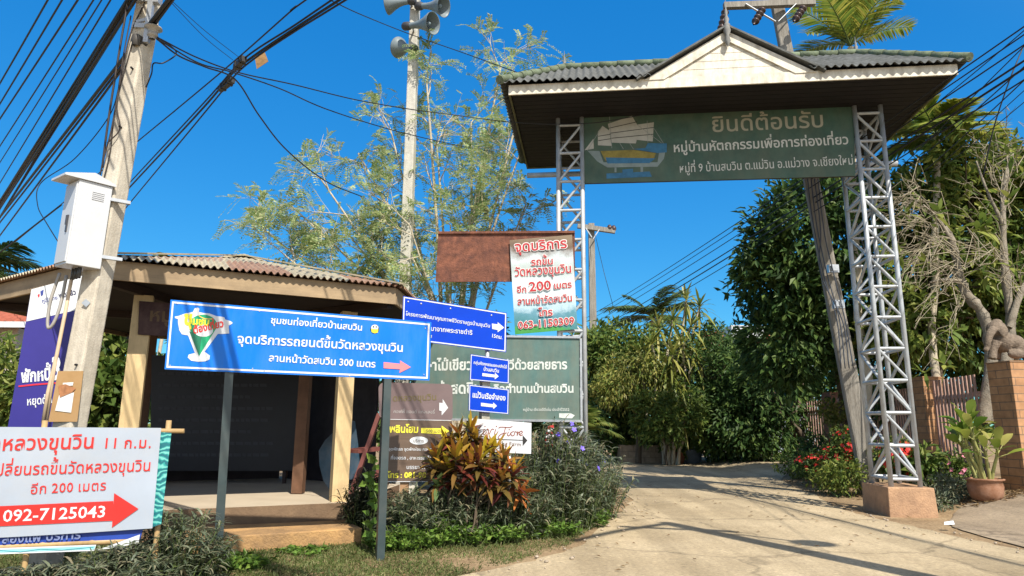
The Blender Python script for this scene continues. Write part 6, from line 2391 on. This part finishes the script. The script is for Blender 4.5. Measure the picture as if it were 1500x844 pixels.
def ruellia(label, base, rx, ry, h, n, leafm=ruellia_leaf, nf=0, L=.17, W=.017, lean=(0, 0), group="narrow leaved bushes round the signs"):
    th = Thing("ruellia_bush", label, "bush", base, group)
    st, lv = MB(), MB()
    P, Dv, LL = [], [], []
    tips = []
    for i in range(n):
        a, q = rng.random() * 6.283, rng.random() ** .6
        bx, by = math.cos(a) * q, math.sin(a) * q
        s = base + V(bx * rx * .75, by * ry * .75, 0)
        hh = h * (1.05 - .5 * q * q) * (.62 + .5 * rng.random())
        e = s + V(bx * rx * .38 + lean[0] * hh + rng.normal() * .06, by * ry * .38 + lean[1] * hh + rng.normal() * .06, hh)
        t = np.linspace(0, 1, 5)[:, None]
        pts = s + (e - s) * t + V(0, 0, .06) * np.sin(t * math.pi)
        st.tube(pts, np.linspace(.006, .003, 5), 4, cap=False)
        tips.append(e)
        k = int(10 + 12 * hh / max(h, .01))
        tt = 1 - rng.random(k) ** 1.6 * .95
        P.append(s + (e - s) * tt[:, None])
        d = rdir(k) * V(1, 1, .35) + unit(e - s) * .45 + V(0, 0, .15)
        Dv.append(d)
    P, Dv = np.concatenate(P), np.concatenate(Dv)
    q = .6 + .7 * rng.random(len(P))
    lv.blades(P, Dv, L * q, W * q, droop=.35 + .3 * rng.random(len(P)), seg=3)
    th.part("stem", st, stem_green)
    th.part("leaves", lv, leafm)
    if nf:
        fl_ = [tips[i] for i in rng.choice(len(tips), nf, replace=False)]
        for f in fl_:
            m = MB()
            c = f + V(0, -.03, .02)
            d = unit(V(rng.normal() * .4, -.8, .5))
            u = unit(np.cross(d, V(0, 0, 1)))
            w = np.cross(u, d)
            a = np.arange(5) * 1.257
            m.kites(np.tile(c, (5, 1)), np.cos(a)[:, None] * u + np.sin(a)[:, None] * w + d * .35, .042, .036, up=np.tile(d, (5, 1)), fold=.05)
            m.tube([c - d * .03, c], [.003, .008], 5, cap=False)
            th.part("flower", m, violet)
    return th


ruellia("big violet flowered bush at the road edge in front of the left gate post", gpt(810, 790, 9.35), .72, .75, 1.22, 330, nf=15, L=.19, W=.020)
ruellia("violet flowered bush spilling over the road edge at the right of the bushes", gpt(862, 760, 10.3), .52, .6, 1.0, 190, nf=6, L=.19, W=.020)
ruellia("dry grey green bush right below the white farm sign", gpt(735, 800, 8.55), .58, .45, .78, 210, nf=1)
ruellia("dry bush under the yellow croton between the two dark sign posts", gpt(655, 800, 8.2), .55, .4, .60, 210)
ruellia("narrow leaved bush close behind the right dark sign post", gpt(595, 790, 8.0), .34, .35, .52, 130)
ruellia("dark bush filling the gap behind the farm sign", gpt(760, 760, 10.2), .7, .5, 1.0, 170)
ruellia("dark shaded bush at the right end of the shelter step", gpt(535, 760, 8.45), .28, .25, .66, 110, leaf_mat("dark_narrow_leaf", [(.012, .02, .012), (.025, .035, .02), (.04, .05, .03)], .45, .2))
ruellia("grey green bush at the foot of the left dark sign post below the white banner", gpt(255, 860, 5.95), .36, .26, .52, 150, L=.13, W=.015)
ruellia("grey green bush below the middle of the white banner", gpt(170, 880, 5.6), .40, .28, .33, 150, L=.13, W=.015)
ruellia("grey green bush at the lower left corner under the white banner", gpt(50, 880, 5.5), .45, .28, .20, 110, L=.13, W=.015)

# the croton clump
cr_ = Thing("croton", "yellow and maroon leaved croton clump in front of the white farm sign", "plant", gpt(685, 790, 8.15))
m, l1, l2 = MB(), MB(), MB()
for x, y, Y in ((640, 672, 8.4), (655, 658, 8.5), (672, 640, 8.5), (690, 632, 8.5), (678, 660, 8.35), (697, 650, 8.5), (710, 664, 8.4), (724, 662, 8.5), (738, 676, 8.4), (752, 694, 8.35), (660, 690, 8.3), (690, 688, 8.25), (715, 692, 8.3), (735, 702, 8.3), (640, 690, 8.4), (668, 672, 8.2), (702, 676, 8.2)):
    c = D(x, y - 2, Y - .32)
    limb(m, cr_.loc + V(rng.normal() * .12, rng.normal() * .10, 0), c, .014, .009, .08, 5, 6)
    n = 20
    ph = np.arange(n) * 2.4 + rng.random() * 6
    e = np.linspace(-.3, .75, n)
    Dv = np.stack([np.cos(ph) * np.cos(e), np.sin(ph) * np.cos(e), np.sin(e)], 1)
    P = c + V(0, 0, 1) * np.linspace(-.16, -.02, n)[:, None]
    l2.blades(P, Dv, .27 * (.8 + .4 * rng.random(n)), .062, droop=.35, seg=4, fold=.12, base_w=.35)
    n = 8
    ph = np.arange(n) * 2.4 + rng.random() * 6
    e = np.linspace(.55, 1.4, n)
    Dv = np.stack([np.cos(ph) * np.cos(e), np.sin(ph) * np.cos(e), np.sin(e)], 1)
    l1.blades(np.tile(c, (n, 1)), Dv, .25 * (.8 + .4 * rng.random(n)), .055, droop=.10, seg=4, fold=.12, base_w=.35)
cr_.part("stem", m, bark_dark)
cr_.part("old_leaves", l2, leaf_mat("maroon_croton_leaf", [(.07, .018, .018), (.12, .028, .022), (.20, .045, .03), (.07, .08, .02), (.24, .13, .035), (.10, .10, .025)], .38, .3), label="maroon lower leaves")
cr_.part("young_leaves", l1, leaf_mat("yellow_croton_leaf", [(.50, .40, .03), (.42, .13, .03), (.55, .43, .03), (.34, .09, .03), (.32, .34, .05)], .38, .35), label="yellow upper leaves")
oc = Thing("croton", "small orange leaved croton at the right side below the farm sign", "plant", gpt(775, 790, 8.4))
m, l_ = MB(), MB()
c = D(762, 722, 8.3)
limb(m, oc.loc, c, .012, .008, .08)
rosette(l_, c, V(.3, -.4, 1), 14, .22, .055, .3, fold=.12)
oc.part("stem", m, bark_dark)
oc.part("leaves", l_, leaf_mat("orange_croton_leaf", [(.50, .13, .03), (.55, .20, .05), (.30, .07, .03)], .38, .3))
lp_ = Thing("young_plant", "small plant with five broad pale leaves in front of the brown sign post", "plant", gpt(642, 790, 8.0))
m, l_ = MB(), MB()
c = D(641, 712, 7.95)
limb(m, lp_.loc, c, .008, .005, .05)
rosette(l_, c, V(0, -.5, 1), 9, .16, .055, .3, fold=.08)
lp_.part("stem", m, stem_green)
lp_.part("leaves", l_, leaf_mat("pale_broad_leaf", [(.10, .17, .06), (.16, .24, .09)], .35, .3))
# vine at the right dark post
vn = Thing("vine", "bright green vine climbing beside the right dark sign post", "plant", gpt(545, 800, 7.6))
m, l_ = MB(), MB()
pth = spline([D(548, 805, 7.55), D(545, 770, 7.5), D(552, 735, 7.5), D(543, 705, 7.5), D(550, 675, 7.5)], 8)
m.tube(pth, .006, 5)
P = pth[rng.integers(4, len(pth), 34)] + rng.normal(size=(34, 3)) * .02
l_.kites(P, rng.normal(size=(34, 3)) * V(1, .4, .5) + V(0, -.2, .1), .10, .075, up=np.tile(V(0, -1, .5), (34, 1)) + rng.normal(size=(34, 3)) * .3)
vn.part("stem", m, stem_green)
vn.part("leaves", l_, weed_leaf)
# striped cloth hanging behind the bushes
cl_ = Thing("striped_cloth", "small red and white striped cloth showing above the violet flowers", "cloth", D(806, 655, 10.9))
SP = Plane(D(806, 640, 10.9), 5)
m = MB()
for i in range(7):
    poly_on(m, SP, [(803 - i * .9 + 0, 624 + i * 4.4), (811 + (i % 2) * .5, 622.5 + i * 4.4), (811.5, 626.9 + i * 4.4), (802.1 - i * .9, 628.4 + i * 4.4)], .01 * (i % 2), i % 2)
cl_.part("cloth", m, [mat("cloth_red", (.5, .03, .03), .8), mat("cloth_white", (.7, .68, .68), .8)])
st_ = MB()
a = D(810, 622, 10.92)
st_.tube([V(a[0], a[1], 0), a + V(0, 0, .02)], .012, 6)
cl_.part("stick", st_, bamboo)

# fresh low weeds in front of the bushes, tufts along the road edge
for x, y, Y, w, h, n, lb in ((585, 815, 7.6, .34, .24, 170, "patch of fresh green weeds at the foot of the right dark post"), (645, 800, 7.95, .40, .34, 190, "patch of fresh green weeds under the dry bush"),
                             (705, 805, 8.1, .45, .28, 190, "patch of pale green weeds below the farm sign"), (790, 800, 8.6, .42, .26, 170, "patch of fresh weeds at the road edge below the violet bush"),
                             (850, 775, 9.4, .34, .30, 130, "patch of fresh weeds at the right tip of the bushes"), (340, 850, 6.6, .30, .16, 110, "patch of fresh weeds right of the left dark post"), (445, 820, 7.4, .3, .07, 24, "small patch of weeds on the grass in front of the orange step")):
    th = Thing("weed_patch", lb, "weeds", gpt(x, y, Y), "weed patches in front of the bushes")
    b = th.loc
    st, lv = MB(), MB()
    for i in range(n):
        a, q = rng.random() * 6.28, rng.random() ** .5
        s = b + V(math.cos(a) * w * q, math.sin(a) * w * .6 * q, 0)
        hh = h * (.4 + .7 * rng.random()) * (1.1 - .5 * q)
        e = s + V(rng.normal() * .05, rng.normal() * .05 - .03, hh)
        st.tube([s, (s + e) / 2 + V(.01, 0, 0), e], .003, 4, cap=False)
        k = 6
        P = s + (e - s) * (.35 + .65 * rng.random((k, 1)))
        lv.kites(P, rdir(k) * V(1, 1, .3) + V(0, -.1, .25), .065 * (.6 + .7 * rng.random(k)), .042, fold=.15)
    th.part("stem", st, stem_green)
    th.part("leaves", lv, weed_leaf)
# grass on the verge
gm = MB()
N = 230000
X = rng.uniform(-6.5, 1.6, N)
Yg = rng.uniform(5.6, 10.5, N)
lim = np.interp(Yg, [q[1] for q in left_edge], [q[0] for q in left_edge])
dist = lim - X
nzv = np.array([noise.noise(Vector((x * 1.3, y * 1.3, 0))) for x, y in zip(X, Yg)])
keep = (dist > .12) & (rng.random(N) < np.clip(.35 + nzv * 1.3 + dist * .22, 0.02, 1))
rel = np.stack([X - HC[0], Yg - HC[1]], 1)
keep &= (np.linalg.norm(rel, axis=1) > RAD * 1.06) | (Yg < 7.4)
X, Yg = X[keep], Yg[keep]
n = len(X)
P = np.stack([X, Yg, np.zeros(n)], 1)
gm.blades(P, rng.normal(size=(n, 3)) * V(.6, .6, .2) + V(0, 0, .8), .04 + .09 * rng.random(n) ** 2, .0075, droop=.5, seg=2)
print("grass", n)
solo("grass", gm, grass_leaf, "short half dry grass on the verge in front of the shelter", "grass", (0, 0, 0), kind="stuff")
# fallen leaves, pebbles
fm = MB()
N = 260
X = rng.uniform(-3, 6.5, N); Yg = rng.uniform(6, 16, N)
P = np.stack([X, Yg, gz(X, Yg) + .024], 1)
fm.kites(P, rdir(N) * V(1, 1, .08), .045 + .04 * rng.random(N), .025, up=np.tile(V(0, 0, 1), (N, 1)) + rng.normal(size=(N, 3)) * .15)
solo("fallen_leaves", fm, dry_leaf, "dry leaves scattered on the concrete road", "leaves", (0, 0, 0), kind="stuff")
dm = MB()
N = 900
a = rng.random(N)
X = np.where(a < .5, np.interp(8.5 + 7 * rng.random(N), [10, 12, 14, 17], [6.9, 6.6, 7.0, 8.0]), 7.2 + 1.4 * rng.random(N)) + rng.normal(size=N) * .25
Yg = np.where(a < .5, 11.8 + 5 * rng.random(N), 10.9 + .7 * rng.random(N))
P = np.stack([X, Yg, gz(X, Yg) + .03], 1)
dm.kites(P, rdir(N) * V(1, 1, .2), .06 + .05 * rng.random(N), .03, up=np.tile(V(0, 0, 1), (N, 1)) + rng.normal(size=(N, 3)) * .3)
solo("leaf_litter", dm, dry_leaf, "brown leaf litter along the foot of the fence plants", "leaves", (0, 0, 0), kind="stuff")
pm = MB()
N = 330
yy = rng.uniform(6.2, 22, N)
le_ = np.interp(yy, [q[1] for q in left_edge], [q[0] for q in left_edge])
re_x = np.interp(yy, [q[1] for q in right_edge], [q[0] for q in right_edge])
X = np.where(rng.random(N) < .55, le_ + np.abs(rng.normal(size=N)) * .35 - .15, re_x - np.abs(rng.normal(size=N)) * .4 + .15)
for x, y in zip(X, yy):
    r_ = .005 + .016 * rng.random() ** 3
    pm.ball(V(x, y, float(gz(x, y)) + .012 + r_ * .4), (r_ * 1.3, r_, r_ * .8), n=6, m=4)
solo("gravel", pm, mat("road_grit", (.34, .28, .21), .9, .4, 30), "loose grit and small stones along both road edges", "gravel", (0, 0, 0), kind="stuff")
lt = MB()
c = G(1391, 769, .08)
lt.add([c + V(-.07, 0, 0), c + V(.05, -.03, .01), c + V(.08, .04, .05), c + V(-.03, .06, .03)], [(0, 1, 2, 3)])
solo("paper_scrap", lt, white_sheet, "crumpled white paper scrap lying on the driveway edge", "litter", tuple(c))

# ------------------------------------------------------------------ left background: house, hedge
hz = Thing("tiled_house", "house with red tiled roof half hidden behind the shelter at the left edge", "house", D(-60, 620, 21) * V(1, 1, 0))
c = D(-60, 470, 21.5)
m = MB()
m.box(V(c[0], c[1], 1.9), (7.5, 5, 3.9))
hz.part("wall", m, mat("pale_house_wall", (.45, .40, .34), .8, .12))
tile_red = mat("red_roof_tile", (.30, .075, .04), .7, .25, 6)
m = corrugate(V(c[0] - 4.4, c[1] - 3.1, 3.95), V(c[0] + 4.4, c[1] - 3.1, 3.95), V(c[0] - 4.4, c[1] + .0, 5.55), V(c[0] + 4.4, c[1], 5.55), 40, .03)
hz.part("roof", m, tile_red)
m = corrugate(V(c[0] + 4.4, c[1] + 3.1, 3.95), V(c[0] - 4.4, c[1] + 3.1, 3.95), V(c[0] + 4.4, c[1] + .0, 5.55), V(c[0] - 4.4, c[1], 5.55), 40, .03)
hz.part("roof", m, tile_red)
m = MB()
m.box(V(c[0], c[1] - 3.12, 3.87), (8.8, .05, .16))
hz.part("fascia", m, white_paint)
tree("leafy_hedge", "sunlit round leaved hedge seen through the shelter beside the concrete pole", "hedge", V(-8.3, 14.2, 0), D(165, 590, 14.2),
     [blob(165, 520, 14.0, 44, .7, 40), blob(165, 580, 13.8, 50, .7, 40), blob(110, 560, 14.2, 40, .7, 50)], 4200, .22, .17, mid_leaf, cr=.3, r=.06)
tree("leafy_hedge", "bushes with long bright leaves left of the purple campaign sign", "hedge", V(-9.6, 13.0, 0), D(15, 590, 13.0),
     [blob(10, 560, 13, 36, .6, 50), blob(-50, 560, 13, 50, .8, 60), blob(40, 590, 13, 30, .6, 36)], 2600, .26, .07, light_leaf, cr=.3, r=.06)
tree("leafy_hedge", "dark bushes behind the rear wall of the shelter", "hedge", V(-4.5, 15.6, 0), D(450, 590, 15.6),
     [blob(320, 560, 15.6, 80, .9, 80), blob(470, 580, 15.4, 80, .9, 70), blob(560, 600, 15.0, 70, .9, 60)], 5000, .2, .09, dark_leaf, cr=.35, r=.06)
tree("leafy_hedge", "dark bushes below the feathery tree behind the blue signs", "hedge", V(-.6, 16.4, 0), D(690, 600, 16.4),
     [blob(640, 560, 16.4, 70, .9, 50), blob(740, 570, 16.4, 80, .9, 60), blob(690, 490, 16.6, 50, .8, 40), blob(820, 600, 16.6, 50, .8, 50)], 5200, .18, .075, dark_leaf, cr=.35, r=.06)
rh = Thing("distant_house", "distant house with red roof and pale tank glimpsed between the trees", "house", D(1120, 640, 32) * V(1, 1, 0))
m = MB()
a = D(1120, 500, 32)
m.box(V(a[0], a[1] + 2, 2.4), (4.4, 4, 4.8))
rh.part("wall", m, mat("pale_blue_wall", (.30, .36, .42), .7, .1))
m = MB()
m.slab([V(a[0] - 2.4, a[1] - .4, 4.8), V(a[0] + 2.4, a[1] - .4, 4.8), V(a[0] + 2.4, a[1] + 2, 6.0), V(a[0] - 2.4, a[1] + 2, 6.0)], V(0, 0, -1), .1)
m.slab([V(a[0] + 2.4, a[1] + 4.4, 4.8), V(a[0] - 2.4, a[1] + 4.4, 4.8), V(a[0] - 2.4, a[1] + 2, 6.0), V(a[0] + 2.4, a[1] + 2, 6.0)], V(0, 0, -1), .1)
rh.part("roof", m, tile_red)
m = MB()
b = D(1090, 492, 31)
m.box(b, (1.5, 1.2, .8))
rh.part("tank", m, white_paint)
# far woods close the view
wm = MB()
bl = []
for i in range(46):
    x = -60 + i * 3.1 + rng.normal()
    y = 46 + 6 * rng.random()
    bl.append((V(x, y, 1.9 + rng.random() * .6), V(2.6, 2, 2.0 + .5 * rng.random())))
crown(wm, bl, 20000, .55, .26, per=20, cr=.7)
solo("far_woods", wm, mid_leaf, "low dark line of far trees behind everything", "woods", (0, 46, 0), kind="stuff")

# ------------------------------------------------------------------ street lamp pole beside the camera, known by its shadow on the road
top = G(975, 767) - np.array(SUN_DIR) * (7.8 / -SUN_DIR.z)
sl = Thing("street_lamp", "concrete lamp pole with one long arm, known by its shadow on the road", "street lamp", V(top[0], top[1], 0))
m = MB()
m.beam(V(top[0], top[1], -.1), top, .30, .26, w1=.20, h1=.18)
sl.part("shaft", m, concrete)
m = MB()
e = G(838, 793) - np.array(SUN_DIR) * (7.9 / -SUN_DIR.z)
m.tube([top - V(0, 0, .05), top + (e - top) * .5 + V(0, 0, .06), e], .060, 8)
f = G(1190, 797) - np.array(SUN_DIR) * (6.6 / -SUN_DIR.z)
g_ = G(1090, 785) - np.array(SUN_DIR) * (6.8 / -SUN_DIR.z)
sh_ = V(top[0], top[1], 6.7)
m.tube([sh_, g_, f], .03, 8)
h_ = G(1075, 780) - np.array(SUN_DIR) * (7.2 / -SUN_DIR.z)
m.tube([V(top[0], top[1], 7.1), h_], .07, 8)
k_ = G(905, 772) - np.array(SUN_DIR) * (7.3 / -SUN_DIR.z)
m.tube([V(top[0], top[1], 7.0), k_], .055, 8)
sl.part("arm", m, galv)
m = MB()
m.ball(f, (.24, .20, .18))
sl.part("lamp_head", m, galv)
